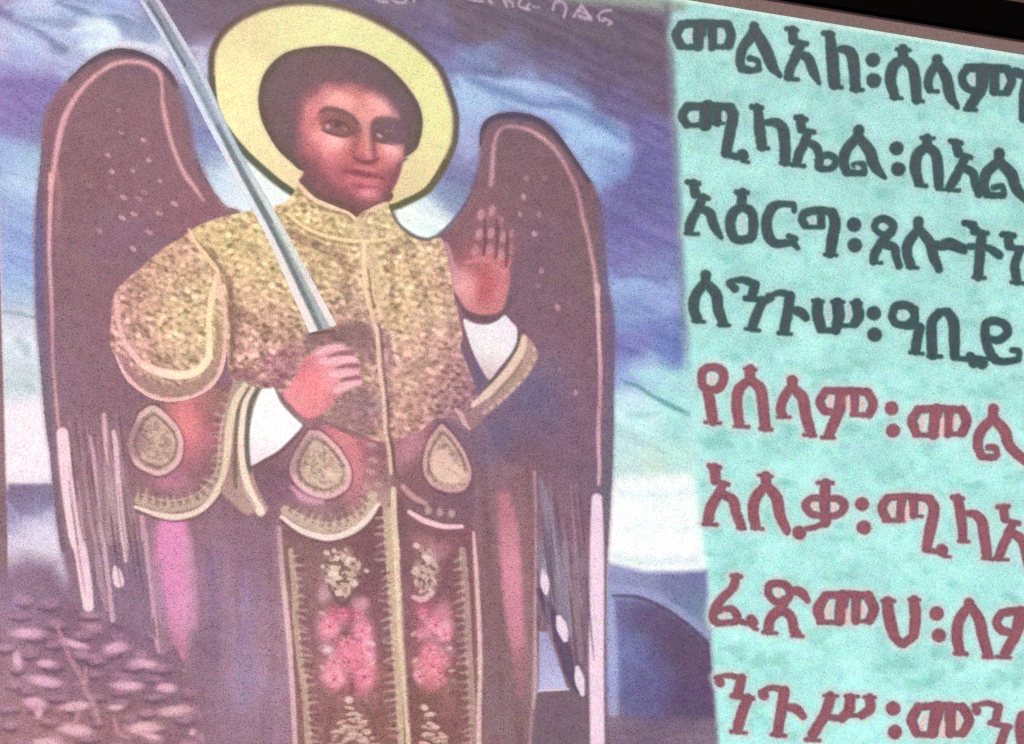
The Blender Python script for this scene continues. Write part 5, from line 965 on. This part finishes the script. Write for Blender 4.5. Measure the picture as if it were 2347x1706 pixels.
# ---------------------------------------------------------------- the eight lines of writing
T1 = lambda P: zp(1500, 0, 2.677, P)
T2 = lambda P: zp(1500, 500, 2.677, P)
T3 = lambda P: zp(1500, 1090, 2.677, P)
TEXT = [
 (T1, [[165,150,45,300,145,45,450,150,45],
  [165,155,50,135,215,50,160,278,50],
  [150,287,34,280,287,34],
  [280,165,80,270,285,55],
  [357,165,52,352,285,50],
  [350,287,30,455,287,30],
  [450,155,50,470,215,50,455,278,50],
  [610,165,52,612,195,52],
  [612,180,55,595,225,60,545,290,52,525,370,50,535,415,45],
  [535,425,42,590,430,40,640,425,36],
  [640,415,32,632,375,32,585,358,32],
  [622,200,60,680,300,66,720,400,58,770,465,26],
  [810,178,26,872,188,26],
  [845,185,48,852,250,50],
  [850,255,34,932,270,28],
  [900,275,48,860,350,50],
  [872,340,50,835,415,52,822,470,50],
  [812,480,22,880,490,22],
  [885,330,40,945,360,50,975,440,52,1010,512,24],
  [1040,205,32,1085,215,40],
  [1075,215,46,1090,330,64,1098,450,66,1105,520,60],
  [1085,532,22,1148,538,22],
  [1100,312,26,1165,302,44,1210,335,60,1225,420,60,1232,540,54],
  [1210,550,22,1278,554,22],
  [1340,368,76],
  [1345,494,80],
  [1487,302,20,1565,310,20],
  [1525,305,55,1525,360,55],
  [1518,365,50,1465,410,58,1450,500,60,1475,590,50],
  [1455,598,20,1518,605,20],
  [1532,365,50,1582,410,58,1600,500,60,1610,612,52],
  [1590,617,20,1645,622,20],
  [1735,365,56,1735,400,50],
  [1730,398,50,1690,460,50,1680,525,44,1692,553,38],
  [1680,562,20,1738,562,20],
  [1742,398,50,1790,480,58,1815,590,55,1860,658,24],
  [1920,418,46,2040,418,46,2165,425,46],
  [1920,420,42,1888,475,44,1910,535,44,1960,552,40],
  [2015,430,80,2005,540,66,1935,655,55],
  [1905,670,24,1972,676,22],
  [2085,430,56,2085,560,54],
  [2080,568,28,2170,575,28],
  [2165,430,48,2192,495,48,2165,565,46],
  [2210,445,50,2290,465,50],
  [2290,470,46,2265,580,46,2262,730,42]], 'd'),
 (T1, [[205,655,45,330,652,42,470,660,45],
  [200,655,44,172,710,46,198,765,44],
  [190,768,28,320,768,28],
  [325,660,80,312,765,70],
  [385,660,55,387,750,50],
  [360,757,20,425,757,20],
  [460,665,56,482,710,60,465,800,60,440,940,54],
  [435,945,36,510,965,34],
  [540,955,64,545,960,60],
  [540,990,22,578,996,18],
  [597,655,28,655,662,28],
  [630,660,44,640,720,52,645,800,60,660,900,52],
  [640,906,20,698,912,20],
  [650,757,26,735,752,46,785,785,58,800,880,60,802,990,58],
  [775,1000,22,838,1008,20],
  [868,722,28,932,735,28],
  [897,730,48,902,790,50],
  [895,800,34,978,812,28],
  [940,815,48,918,880,50],
  [925,870,50,888,945,52,872,1000,48],
  [850,1014,22,918,1020,22],
  [930,870,40,990,900,46,1012,960,46,1008,1025,44],
  [1000,985,34,1060,950,38,1112,982,38,1090,1030,36,1020,1038,32],
  [1255,800,58,1250,835,50],
  [1244,845,50,1180,920,56,1160,990,55,1178,1050,48],
  [1178,1062,38,1285,1060,38],
  [1288,1050,34,1278,1010,34,1225,1015,34],
  [1260,850,55,1320,930,62,1350,1020,58,1415,1093,24],
  [1485,910,74],
  [1495,1038,76],
  [1638,845,20,1712,850,20],
  [1672,850,52,1672,900,50],
  [1664,905,50,1615,950,56,1600,1030,58,1622,1120,50],
  [1605,1136,20,1668,1142,20],
  [1680,905,50,1725,950,56,1742,1050,58,1745,1140,50],
  [1818,868,30,1882,880,30],
  [1850,880,48,1866,940,50],
  [1862,945,32,1942,968,26],
  [1905,970,48,1872,1040,50],
  [1882,1030,48,1835,1110,50,1808,1155,46],
  [1735,1162,20,1870,1170,20],
  [1892,1030,42,1950,1060,46,1970,1130,48,1990,1190,45],
  [2115,940,58,2112,985,50],
  [2106,995,50,2040,1060,56,2020,1130,54,2035,1185,46],
  [2035,1200,34,2140,1200,36],
  [2145,1190,32,2132,1145,32,2080,1152,32],
  [2120,1000,54,2190,1070,60,2220,1160,56,2300,1245,40]], 'd'),
 (T1, [[203,1118,30,270,1130,30],
  [240,1128,50,252,1190,52],
  [250,1198,32,330,1218,26],
  [296,1215,48,262,1290,50],
  [270,1280,50,225,1360,52,212,1420,48],
  [192,1434,22,268,1438,20],
  [282,1280,42,340,1310,50,367,1390,50,410,1458,26],
  [503,1180,26,572,1185,26],
  [540,1185,50,535,1250,52],
  [535,1268,46,480,1310,54,466,1390,54,490,1460,50,540,1474,44,594,1455,50,608,1380,52,592,1300,50,535,1268,46],
  [858,1295,26,852,1255,28],
  [850,1256,30,770,1254,38,715,1285,54,688,1370,58,702,1455,56,750,1496,46,830,1490,40],
  [825,1450,30,860,1468,40],
  [850,1490,38,880,1524,26],
  [920,1308,42,1010,1292,42,1090,1302,46],
  [915,1312,42,905,1350,44,925,1385,40],
  [920,1394,24,1035,1394,24],
  [1022,1310,44,1022,1385,42],
  [1092,1308,52,1108,1370,58,1092,1470,60,1080,1555,54],
  [1048,1564,20,1118,1568,18],
  [1225,1380,78],
  [1230,1505,78],
  [1350,1390,38,1370,1352,40,1420,1346,42,1462,1380,44,1450,1430,44,1400,1440,36,1355,1410,30],
  [1442,1430,48,1390,1492,50],
  [1402,1480,48,1355,1550,50,1345,1605,46],
  [1330,1612,18,1392,1615,18],
  [1405,1500,44,1470,1520,46,1485,1580,46,1500,1632,40],
  [1620,1360,56,1620,1400,52],
  [1610,1420,50,1560,1488,54,1550,1558,54,1572,1628,50],
  [1555,1640,20,1615,1644,20],
  [1635,1420,50,1690,1488,56,1710,1568,56,1745,1652,40],
  [1700,1490,28,1820,1500,28,1935,1520,26],
  [1745,1510,48,1820,1500,66,1895,1535,48],
  [1902,1368,36,1962,1378,36],
  [1940,1383,38,1982,1418,40],
  [1955,1425,32,2040,1433,30],
  [2012,1438,52,2000,1518,54,1985,1698,52],
  [1955,1703,20,2025,1708,20],
  [1930,1512,34,2000,1516,36,2055,1524,36],
  [2070,1533,40,2115,1566,46],
  [2135,1440,34,2205,1448,34],
  [2170,1448,48,2176,1508,52],
  [2172,1518,34,2255,1528,34],
  [2242,1538,48,2212,1628,48,2225,1728,48],
  [2190,1735,20,2262,1738,20]], 'd'),
 (T2, [[315,352,56,315,400,50],
  [305,405,50,255,470,56,240,550,56,262,620,52],
  [240,632,22,305,638,20],
  [325,405,50,380,470,58,392,560,56,420,640,50],
  [395,656,20,458,660,20],
  [463,400,44,492,432,44],
  [472,385,28,555,382,38,615,408,46],
  [618,410,48,596,482,50],
  [560,492,32,690,508,32],
  [662,508,48,625,600,52,600,670,52],
  [562,680,22,642,690,20],
  [705,488,52],
  [712,475,28,775,458,34,840,478,38],
  [832,480,54,820,560,56,797,690,54],
  [763,706,22,838,714,20],
  [820,560,30,890,574,50,930,612,40],
  [1002,520,54,1002,600,60,1022,670,56],
  [1015,688,32,1110,690,34],
  [1122,525,62,1132,600,64,1112,690,50],
  [1240,525,54,1252,600,58,1225,650,48],
  [1130,662,26,1235,658,28],
  [973,508,20,1035,512,20],
  [1090,513,20,1160,518,20],
  [1210,519,20,1268,525,20],
  [1345,585,76],
  [1350,715,76],
  [1462,590,42,1480,545,44,1540,535,44,1588,565,46,1590,620,44,1540,655,40,1482,645,42,1458,605,42],
  [1602,560,36,1602,660,34],
  [1540,672,22,1645,670,26],
  [1628,670,50,1612,740,54,1602,815,50],
  [1568,826,20,1648,833,20],
  [1705,840,54,1702,740,58,1702,640,54,1745,585,48],
  [1742,580,42,1800,572,42],
  [1802,580,48,1835,640,58,1840,760,58,1842,850,50],
  [1680,848,20,1758,850,20],
  [1845,860,28,1920,868,28],
  [1938,852,50,1960,890,54],
  [2032,700,44,2035,650,48,2090,632,44,2150,655,46,2165,705,46,2115,748,42,2050,742,36],
  [2030,660,46,2032,740,50,2060,830,50,2095,870,46],
  [2090,874,40,2150,882,40,2222,870,36],
  [2232,868,34,2236,818,32,2195,812,30],
  [2008,890,60,2012,895,60],
  [1975,858,22,2060,866,22]], 'd'),
 (T2, [[290,990,46,302,935,48,360,915,44,415,938,50,424,990,50,395,1042,50,340,1058,46,298,1030,46,290,990,46],
  [325,1055,56,345,1150,60,358,1245,56],
  [312,1252,20,402,1258,20],
  [552,925,18,622,932,18],
  [585,930,56,587,990,52],
  [577,998,50,520,1050,56,505,1140,58,520,1260,56],
  [492,1276,20,578,1282,20],
  [596,998,50,650,1050,58,667,1150,60,680,1280,56],
  [648,1293,20,718,1298,20],
  [845,995,58,845,1040,50],
  [836,1042,50,790,1110,52,775,1175,52,788,1208,46],
  [758,1222,20,832,1222,20],
  [855,1045,52,910,1110,60,930,1220,58,960,1320,52],
  [918,1332,20,988,1336,20],
  [1052,1062,44,1180,1060,40,1310,1068,44],
  [1050,1065,46,1016,1120,48,1040,1178,48,1085,1192,40],
  [1150,1075,70,1132,1180,64,1072,1325,56],
  [1028,1346,22,1102,1350,20],
  [1228,1072,48,1226,1195,48],
  [1212,1206,26,1320,1210,28],
  [1310,1070,46,1342,1140,50,1318,1204,46],
  [1455,1168,74],
  [1465,1305,74],
  [1620,1178,44,1750,1170,40,1890,1178,44],
  [1618,1178,50,1582,1245,54,1610,1322,50],
  [1600,1332,28,1730,1332,30],
  [1732,1180,72,1708,1328,58],
  [1808,1182,55,1800,1320,52],
  [1795,1325,26,1890,1325,26],
  [1888,1178,50,1914,1245,54,1890,1318,50],
  [2080,1172,56,2076,1230,52],
  [2070,1235,52,2000,1310,56,1985,1390,54,2002,1450,48],
  [2005,1468,36,2092,1468,36],
  [2104,1455,34,2090,1410,34,2045,1408,32],
  [2090,1240,54,2150,1310,60,2180,1400,58,2300,1510,50]], 'r'),
 (T3, [[338,-58,32,398,-48,30],
  [368,-45,56,376,30,56],
  [373,38,32,452,55,26],
  [420,55,46,392,112,48],
  [402,100,50,345,200,58,328,280,56],
  [303,297,24,382,303,20],
  [416,112,46,480,150,54,502,230,54,532,310,50],
  [512,322,20,556,326,18],
  [640,-2,18,720,6,18],
  [682,5,56,685,60,52],
  [674,70,52,620,140,58,605,230,58,622,310,52],
  [600,322,20,662,328,20],
  [695,70,52,750,140,60,770,240,58,812,342,42],
  [1003,45,24,1092,47,24],
  [1050,50,58,1046,170,60,1050,290,52],
  [1035,142,36,965,142,40,928,182,44,960,232,42,1040,252,36],
  [1062,142,36,1130,146,42,1165,182,46,1140,232,42,1062,258,36],
  [1050,290,44,1000,312,30,905,335,28],
  [888,352,74],
  [1273,175,74],
  [1285,320,76],
  [1430,138,42,1555,130,38,1680,142,44],
  [1430,140,46,1397,200,52,1422,262,46],
  [1410,276,26,1530,276,26],
  [1518,148,52,1508,265,46],
  [1590,148,54,1590,240,50],
  [1578,250,20,1642,250,20],
  [1690,148,52,1715,210,60,1692,330,60,1670,440,54],
  [1660,455,34,1735,467,30],
  [1762,458,66,1768,462,62],
  [1780,496,22,1815,500,18],
  [1828,135,28,1888,142,28],
  [1860,140,48,1875,220,54,1887,300,54,1892,390,48],
  [1868,402,20,1928,406,20],
  [1890,237,26,1965,238,44,2010,290,58,2025,380,58,2040,490,54],
  [2015,508,20,2170,518,20],
  [2105,192,26,2170,192,26],
  [2143,200,48,2152,265,48],
  [2148,272,32,2235,295,28],
  [2200,295,46,2168,360,48],
  [2180,350,50,2140,430,52,2112,500,50],
  [2200,355,44,2258,400,52,2280,480,50,2292,545,50]], 'r'),
 (T3, [[475,615,26,530,622,24],
  [500,625,48,480,690,48,402,770,50,368,830,52,362,880,48,388,905,44],
  [390,908,36,500,900,34],
  [400,832,36,465,818,38,502,850,42,508,892,40],
  [510,890,32,560,906,32],
  [592,885,52,602,905,56],
  [610,935,24,632,945,18],
  [697,722,42,708,675,44,762,662,42,815,682,44,828,740,44,785,778,42,732,768,40,700,725,40],
  [825,702,34,900,718,52,938,768,34],
  [795,770,56,772,830,58],
  [770,822,54,712,880,56,698,950,52],
  [668,962,22,748,968,20],
  [785,825,46,838,870,52,856,950,52,880,972,40],
  [845,985,20,910,987,20],
  [1050,738,44,1180,730,40,1312,738,44],
  [1050,738,50,1006,820,58,1022,890,50],
  [1010,900,32,1150,900,30],
  [1155,742,72,1138,888,64],
  [1238,745,55,1236,890,50],
  [1222,895,24,1322,895,24],
  [1312,738,52,1345,820,56,1320,890,48],
  [1400,768,22,1470,772,22],
  [1430,775,60,1442,880,64,1468,975,58],
  [1465,985,48,1522,1030,48,1582,992,48],
  [1562,762,20,1625,764,20],
  [1592,770,58,1602,870,60,1590,980,54],
  [1732,848,76],
  [1745,983,76],
  [1930,782,56,1930,810,52],
  [1922,812,52,1870,890,58,1856,990,58,1872,1080,54],
  [1845,1092,20,1918,1096,20],
  [1944,812,52,1995,890,60,2016,990,58,2048,1098,52],
  [2020,1112,20,2080,1115,18],
  [2130,845,46,2220,832,44,2310,832,46],
  [2130,845,46,2100,900,48,2128,948,48,2175,960,40],
  [2250,842,72,2222,960,62,2150,1095,54],
  [2105,1112,22,2182,1120,20],
  [2300,840,50,2300,980,50]], 'r'),
 (T3, [[400,1262,54,402,1272,50],
  [378,1240,26,450,1228,30,530,1245,34],
  [532,1245,52,512,1340,54],
  [480,1352,32,602,1370,32],
  [575,1370,54,530,1480,58,512,1560,56],
  [472,1572,22,562,1580,20],
  [668,1345,56,672,1350,54],
  [652,1328,26,720,1302,34,800,1320,38],
  [797,1325,56,777,1450,58,757,1580,54],
  [720,1590,20,802,1598,20],
  [790,1420,32,868,1432,50,912,1480,38],
  [1080,1358,56,1050,1460,58,972,1590,58],
  [932,1620,24,1012,1626,20],
  [1060,1482,36,1160,1490,36],
  [1202,1370,58,1192,1440,58,1152,1488,48],
  [1320,1368,52,1322,1430,54,1275,1472,46],
  [1190,1472,22,1285,1474,24],
  [1040,1350,20,1122,1353,20],
  [1172,1355,20,1248,1358,20],
  [1288,1360,20,1352,1363,20],
  [1465,1430,78],
  [1475,1575,76],
  [1622,1422,44,1750,1414,40,1890,1422,44],
  [1618,1422,50,1580,1500,56,1610,1580,50],
  [1612,1588,34,1700,1590,34],
  [1738,1425,76,1705,1580,62],
  [1815,1425,64,1815,1578,58],
  [1810,1584,32,1885,1586,32],
  [1890,1422,52,1930,1500,56,1892,1580,50],
  [1975,1440,48,1980,1448,46],
  [1960,1412,26,2050,1398,30,2110,1420,34],
  [2112,1422,46,2092,1510,48],
  [2060,1518,30,2182,1545,30],
  [2160,1548,48,2112,1680,50,2105,1740,48],
  [2255,1480,52,2242,1560,54,2262,1680,52],
  [2262,1470,44,2340,1470,44]], 'r')]


def write_line(view, glyphs, core, rim, halo):
    oid = own_id('text_line')
    segs = []
    for st in glyphs:
        a = np.array(st, float)
        if a.ndim == 1:
            a = a.reshape(-1, 3)
        if len(a) == 1:
            a = np.vstack([a, a + [0.5, 0, 0]])
        if len(a) > 2:
            a = smooth_pts(a, 5)
        q = view(a[:, :2])
        wd = a[:, 2] / 2.677 + np.clip(1.2 + a[:, 2] * .055, 2.4, 4.8)
        segs += to_segs(q, wd)
    W, D = seg_field(segs, 26)
    wob = (vnoise(W, 14, 14, 0, oid) - .5) * 1.6 + (vnoise(W, 5, 5, 0, oid + 3) - .5) * 1.0
    D2 = D + wob
    hm = sstep(1 - (D - 1) / 17) * .62
    put(Mk(W, hm), halo)
    m = Mk(W, sstep(.5 - D2 / 6.5))
    put(m, rim, .95, own=oid)
    put(Mk(W, sstep((-D2 - 3.5) / 7)), core, .85)


COUNTERS = [
 ('T1', 0, [(222, 185, 205, 258), (405, 185, 405, 258), (316, 240, 318, 292), (1955, 468, 1950, 520), (2137, 470, 2140, 515), (595, 395, 600, 400)]),
 ('T1', 0, [(243, 697, 240, 740), (425, 697, 425, 730), (1245, 1028, 1250, 1032), (1055, 1000, 1060, 1004)]),
 ('T1', 0, [(972, 1337, 970, 1357), (540, 1340, 540, 1420), (1405, 1385, 1412, 1398)]),
 ('T2', 0, [(1524, 590, 1524, 606), (1060, 540, 1064, 620), (1190, 545, 1190, 610)]),
 ('T2', 1, [(1082, 1100, 1080, 1148), (1275, 1122, 1278, 1165), (1186, 1105, 1190, 1180), (1655, 1225, 1640, 1290), (1846, 1225, 1843, 1285), (1766, 1240, 1763, 1335), (352, 975, 350, 1010)]),
 ('T3', 1, [(982, 182, 986, 204), (1106, 178, 1106, 205), (1462, 185, 1456, 235), (1645, 185, 1645, 214), (1552, 200, 1550, 275)]),
 ('T3', 1, [(430, 850, 432, 860), (1078, 800, 1058, 870), (1283, 800, 1280, 852), (1186, 830, 1187, 915), (762, 712, 764, 728)]),
 ('T3', 1, [(1657, 1480, 1640, 1548), (1866, 1480, 1866, 1540), (1771, 1520, 1768, 1600)])]
DK = ((84, 88, 93), (54, 92, 93), (178, 208, 204))
RD = ((168, 92, 105), (146, 96, 109), (212, 214, 212))
for view, glyphs, kind in TEXT:
    write_line(view, glyphs, *(DK if kind == 'd' else RD))
for vn, red, cs in COUNTERS:
    for x0, y0, x1, y1 in cs:
        put(line({'T1': T1, 'T2': T2, 'T3': T3}[vn]([(x0, y0), (x1, y1)]), 10.5, 7, False), (236, 192, 188) if red else (186, 202, 200), .85)

# ------------------------------------------------------------------ materials


def screen_material():
    m = bpy.data.materials.new('lit_screen')
    m.use_nodes = True
    n, l = m.node_tree.nodes, m.node_tree.links
    n.clear()
    o = n.new('ShaderNodeOutputMaterial')
    b = n.new('ShaderNodeBsdfPrincipled')
    b.inputs['Base Color'].default_value = (0.01, 0.01, 0.01, 1)
    b.inputs['Roughness'].default_value = 0.42
    b.inputs['Specular IOR Level'].default_value = 0.5
    a = n.new('ShaderNodeAttribute'); a.attribute_name = 'picture'
    tc = n.new('ShaderNodeTexCoord')

    def noise(scale, seed, detail=1.0):
        mp = n.new('ShaderNodeMapping'); mp.inputs['Location'].default_value = (seed, seed * 1.7, seed * .3)
        l.new(tc.outputs['Object'], mp.inputs['Vector'])
        t = n.new('ShaderNodeTexNoise'); t.inputs['Scale'].default_value = scale; t.inputs['Detail'].default_value = detail
        l.new(mp.outputs[0], t.inputs['Vector'])
        return t
    g1 = noise(600, 3.1, 1.0)
    g2 = noise(420, 9.7, 1.0)

    def math_(op, x, y):
        k = n.new('ShaderNodeMath'); k.operation = op
        for i, v in enumerate((x, y)):
            if isinstance(v, (int, float)): k.inputs[i].default_value = v
            else: l.new(v, k.inputs[i])
        return k.outputs[0]
    bw = n.new('ShaderNodeRGBToBW'); l.new(a.outputs['Color'], bw.inputs[0])
    amp = math_('MULTIPLY', math_('SUBTRACT', 1.15, math_('MULTIPLY', bw.outputs[0], .85)), GRAIN)
    g3 = noise(430, 5.3, 0.0)
    speck = math_('MULTIPLY', math_('MAXIMUM', math_('SUBTRACT', .43, g3.outputs['Fac']), 0.0), math_('MULTIPLY', amp, SPECK))
    lum = math_('SUBTRACT', math_('ADD', math_('MULTIPLY', math_('SUBTRACT', g1.outputs['Fac'], .5), amp), 1.03), speck)
    cs = n.new('ShaderNodeVectorMath'); cs.operation = 'SUBTRACT'; l.new(g2.outputs['Color'], cs.inputs[0]); cs.inputs[1].default_value = (.5, .5, .5)
    cm = n.new('ShaderNodeVectorMath'); cm.operation = 'SCALE'; l.new(cs.outputs[0], cm.inputs[0]); cm.inputs['Scale'].default_value = CHROMA
    ad = n.new('ShaderNodeVectorMath'); ad.operation = 'ADD'; l.new(cm.outputs[0], ad.inputs[0])
    cb = n.new('ShaderNodeCombineXYZ')
    for i in range(3): l.new(lum, cb.inputs[i])
    l.new(cb.outputs[0], ad.inputs[1])
    mu = n.new('ShaderNodeVectorMath'); mu.operation = 'MULTIPLY'
    l.new(a.outputs['Color'], mu.inputs[0]); l.new(ad.outputs[0], mu.inputs[1])
    l.new(mu.outputs[0], b.inputs['Emission Color'])
    b.inputs['Emission Strength'].default_value = 1.0
    l.new(b.outputs[0], o.inputs[0])
    return m


GRAIN, CHROMA, SPECK = 1.75, 0.55, 0.85


def plain(name, c, rough, spec=.5, nscale=None, namt=.3):
    m = bpy.data.materials.new(name); m.use_nodes = True
    n, l = m.node_tree.nodes, m.node_tree.links
    b = n['Principled BSDF']
    b.inputs['Roughness'].default_value = rough
    b.inputs['Specular IOR Level'].default_value = spec
    tc = n.new('ShaderNodeTexCoord'); t = n.new('ShaderNodeTexNoise'); t.inputs['Scale'].default_value = nscale or 200; t.inputs['Detail'].default_value = 4
    l.new(tc.outputs['Object'], t.inputs['Vector'])
    r = n.new('ShaderNodeValToRGB')
    r.color_ramp.elements[0].position = .3; r.color_ramp.elements[1].position = .7
    r.color_ramp.elements[0].color = (*[v * (1 - namt) for v in c], 1); r.color_ramp.elements[1].color = (*[v * (1 + namt) for v in c], 1)
    l.new(t.outputs['Fac'], r.inputs['Fac']); l.new(r.outputs[0], b.inputs['Base Color'])
    return m


M_SCREEN = screen_material()
M_TRIM = plain('grey_rim', (0.66, 0.54, 0.52), .6, .2, 420, .22)
M_BEZEL = plain('black_bezel', (0.0015, 0.0012, 0.0012), .6, .03, 60, .3)
M_WALL = plain('dim_wall', (0.22, 0.15, 0.15), .9, .2, 8, .15)

# ------------------------------------------------------------------ the television
# screen rectangle in metres on the plane y = 0
ax, az = px_to_board(np.array([1642., 2000, 2347]), np.array([11., 69, 127]))
V1 = float(az.mean())
U0 = float(px_to_board(np.array([-60.]), np.array([850.]))[0][0])
U1 = float(px_to_board(np.array([2430.]), np.array([850.]))[0][0])
V0 = float(px_to_board(np.array([30.]), np.array([1770.]))[1][0])
_, tz = px_to_board(np.array([1829., 2100., 2347.]), np.array([7., 53., 95.]), -0.006)
VT = float(tz.mean())                  # outer edge of the rim
_, bz = px_to_board(np.array([2340.]), np.array([4.]), -0.012)
VB = float(bz.mean())                  # top of the black frame
print('board', U0, U1, V0, V1, 'rim', VT, 'frame', VB, 'residual', az - V1)

PXg, PYg = np.meshgrid(gx, gy)
BX, BZ = px_to_board(PXg, PYg)
VX = np.clip(BX, U0, U1); VZ = np.clip(BZ, V0, V1)
for off, sc, am in ((61, 17, 7.0), (64, 7, 6.0)):
    base_n = vnoise(ALL, sc, sc, 10, off) - .5
    for ch in range(3):
        RGB[..., ch] += am * (base_n + .7 * (vnoise(ALL, sc * 1.2, sc, 20, off + 3 + ch * 5) - .5))
LUM = RGB.mean(-1, keepdims=True)
RGB *= 1 - 10 * np.exp(-((LUM - 112) / 42) ** 2) / np.maximum(LUM, 1)
SAT = np.maximum(RGB[..., 0] - np.maximum(RGB[..., 1], RGB[..., 2]) - 32, 0)
RGB[..., 0] += .10 * SAT
RGB[..., 1] += .22 * SAT
RGB[..., 2] += .19 * SAT
for _id in (ID_TUNIC, ID_SLV):
    RGB[OWN == _id] += np.array([13, 10, 12], np.float32)
lin = np.clip(RGB / 255.0, 0, 1)
lin = np.where(lin <= .04045, lin / 12.92, ((lin + .055) / 1.055) ** 2.4).astype(np.float32)
inside = (BX > U0) & (BX < U1) & (BZ > V0) & (BZ < V1)
cell_in = inside[:-1, :-1] | inside[1:, :-1] | inside[:-1, 1:] | inside[1:, 1:]
cell_own = OWN[:-1, :-1]


def tagp(o, name, parent, label=None):
    o.parent = parent
    if label: o['label'] = label
    return o


def screen_piece(oid, name, parent, label=None):
    sel = cell_in & (cell_own == oid)
    j, i = np.nonzero(sel)
    if len(j) == 0:
        return None
    q = np.stack([j * NX + i, (j + 1) * NX + i, (j + 1) * NX + i + 1, j * NX + i + 1], 1)
    uq, inv = np.unique(q.ravel(), return_inverse=True)
    me = bpy.data.meshes.new(name)
    nv, nf = len(uq), len(q)
    co = np.zeros((nv, 3), np.float32); co[:, 0] = VX.ravel()[uq]; co[:, 2] = VZ.ravel()[uq]
    me.vertices.add(nv); me.vertices.foreach_set('co', co.ravel())
    me.loops.add(nf * 4); me.loops.foreach_set('vertex_index', inv.astype(np.int32))
    me.polygons.add(nf); me.polygons.foreach_set('loop_start', np.arange(0, nf * 4, 4, dtype=np.int32))
    me.update(calc_edges=True)
    at = me.attributes.new('picture', 'FLOAT_COLOR', 'POINT')
    c = np.ones((nv, 4), np.float32); c[:, :3] = lin.reshape(-1, 3)[uq]
    at.data.foreach_set('color', c.ravel())
    me.materials.append(M_SCREEN)
    o = bpy.data.objects.new(name, me); col.objects.link(o)
    return tagp(o, name, parent, label)


tv = bpy.data.objects.new('television', None); col.objects.link(tv)
tv['label'] = 'large lit television screen with a winged figure and lines of Ethiopic writing'
tv['category'] = 'television'
pp = screen_piece(ID_SKY, 'picture_panel', tv, 'painted picture of a winged figure against a stormy sky')
tp = screen_piece(ID_TEXT, 'text_panel', tv, 'mint green panel with eight lines of Ethiopic writing')
LAB = {ID_HILL: 'purple hill behind the wing', ID_ROCK: 'heap of pinkish pebbles', ID_WL: 'tall mauve wing behind the gold sleeve', ID_WR: 'mauve wing behind the raised hand',
       ID_HALO: 'pale yellow ring around the head', ID_CUFF: 'white cuff of the hand holding the sword', ID_CUFF2: 'white cuff of the raised hand', ID_HAND: 'hand gripping the sword', ID_HAND2: 'raised open hand',
       ID_TUNIC: 'gold patterned tunic', ID_SLV: 'puffed gold sleeve', ID_SW: 'long silver blade'}
WORDS = ['first dark line', 'second dark line', 'third dark line', 'fourth dark line', 'first red line', 'second red line', 'third red line', 'fourth red line']
k = 0
for oid, nm in enumerate(NAMES):
    if nm in ('picture_panel', 'text_panel'):
        continue
    if nm == 'text_line':
        screen_piece(oid, nm, tp, WORDS[k] + ' of Ethiopic letters'); k += 1
    else:
        screen_piece(oid, nm, pp, LAB.get(oid))


def prism(name, rings, mat, parent, closed=True):
    """rings of four corners (u0,u1,v0,v1,y), bridged in order: a picture-frame body"""
    vs, fs = [], []
    for u0, u1, v0, v1, y in rings:
        vs += [(u0, y, v0), (u1, y, v0), (u1, y, v1), (u0, y, v1)]
    n = len(rings)
    for r in range(n if closed else n - 1):
        a, b = 4 * r, 4 * ((r + 1) % n)
        for c in range(4):
            d = (c + 1) % 4
            fs.append((a + c, a + d, b + d, b + c))
    me = bpy.data.meshes.new(name); me.from_pydata(vs, [], fs); me.update()
    me.materials.append(mat)
    o = bpy.data.objects.new(name, me); col.objects.link(o)
    if parent: o.parent = parent
    return o


t1 = VT - V1                           # rim width
t2 = VB - V1                           # frame width
g = lambda d, y: (U0 - d, U1 + d, V0 - d, V1 + d, y)
prism('screen_rim', [g(0.0005, 0.004), g(0.0005, -0.002), g(t1 * .8, -0.006), g(t1, -0.0062), g(t1, 0.004)], M_TRIM, tv)
bz_ = prism('bezel', [g(t1 + .0006, 0.004), g(t1 + .0006, -0.010), g(t1 + .003, -0.012), g(t2 - .002, -0.012), g(t2, -0.010), g(t2, 0.045), g(t1 + .02, 0.05), g(t1 + .02, 0.004)], M_BEZEL, tv)
me = bpy.data.meshes.new('back_cover')
o = prism('back_cover', [g(t1 + .018, 0.008), g(t1 + .018, 0.055), g(-0.2, 0.075), g(-0.2, 0.008)], M_BEZEL, tv)
vs = [g(-0.2, 0.075)]

# wall behind
wm = bpy.data.meshes.new('wall')
wm.from_pydata([(-4, .09, -3), (6, .09, -3), (6, .09, 4), (-4, .09, 4)], [], [(0, 1, 2, 3)]); wm.update()
wm.materials.append(M_WALL)
wo = bpy.data.objects.new('wall', wm); col.objects.link(wo); wo['kind'] = 'structure'
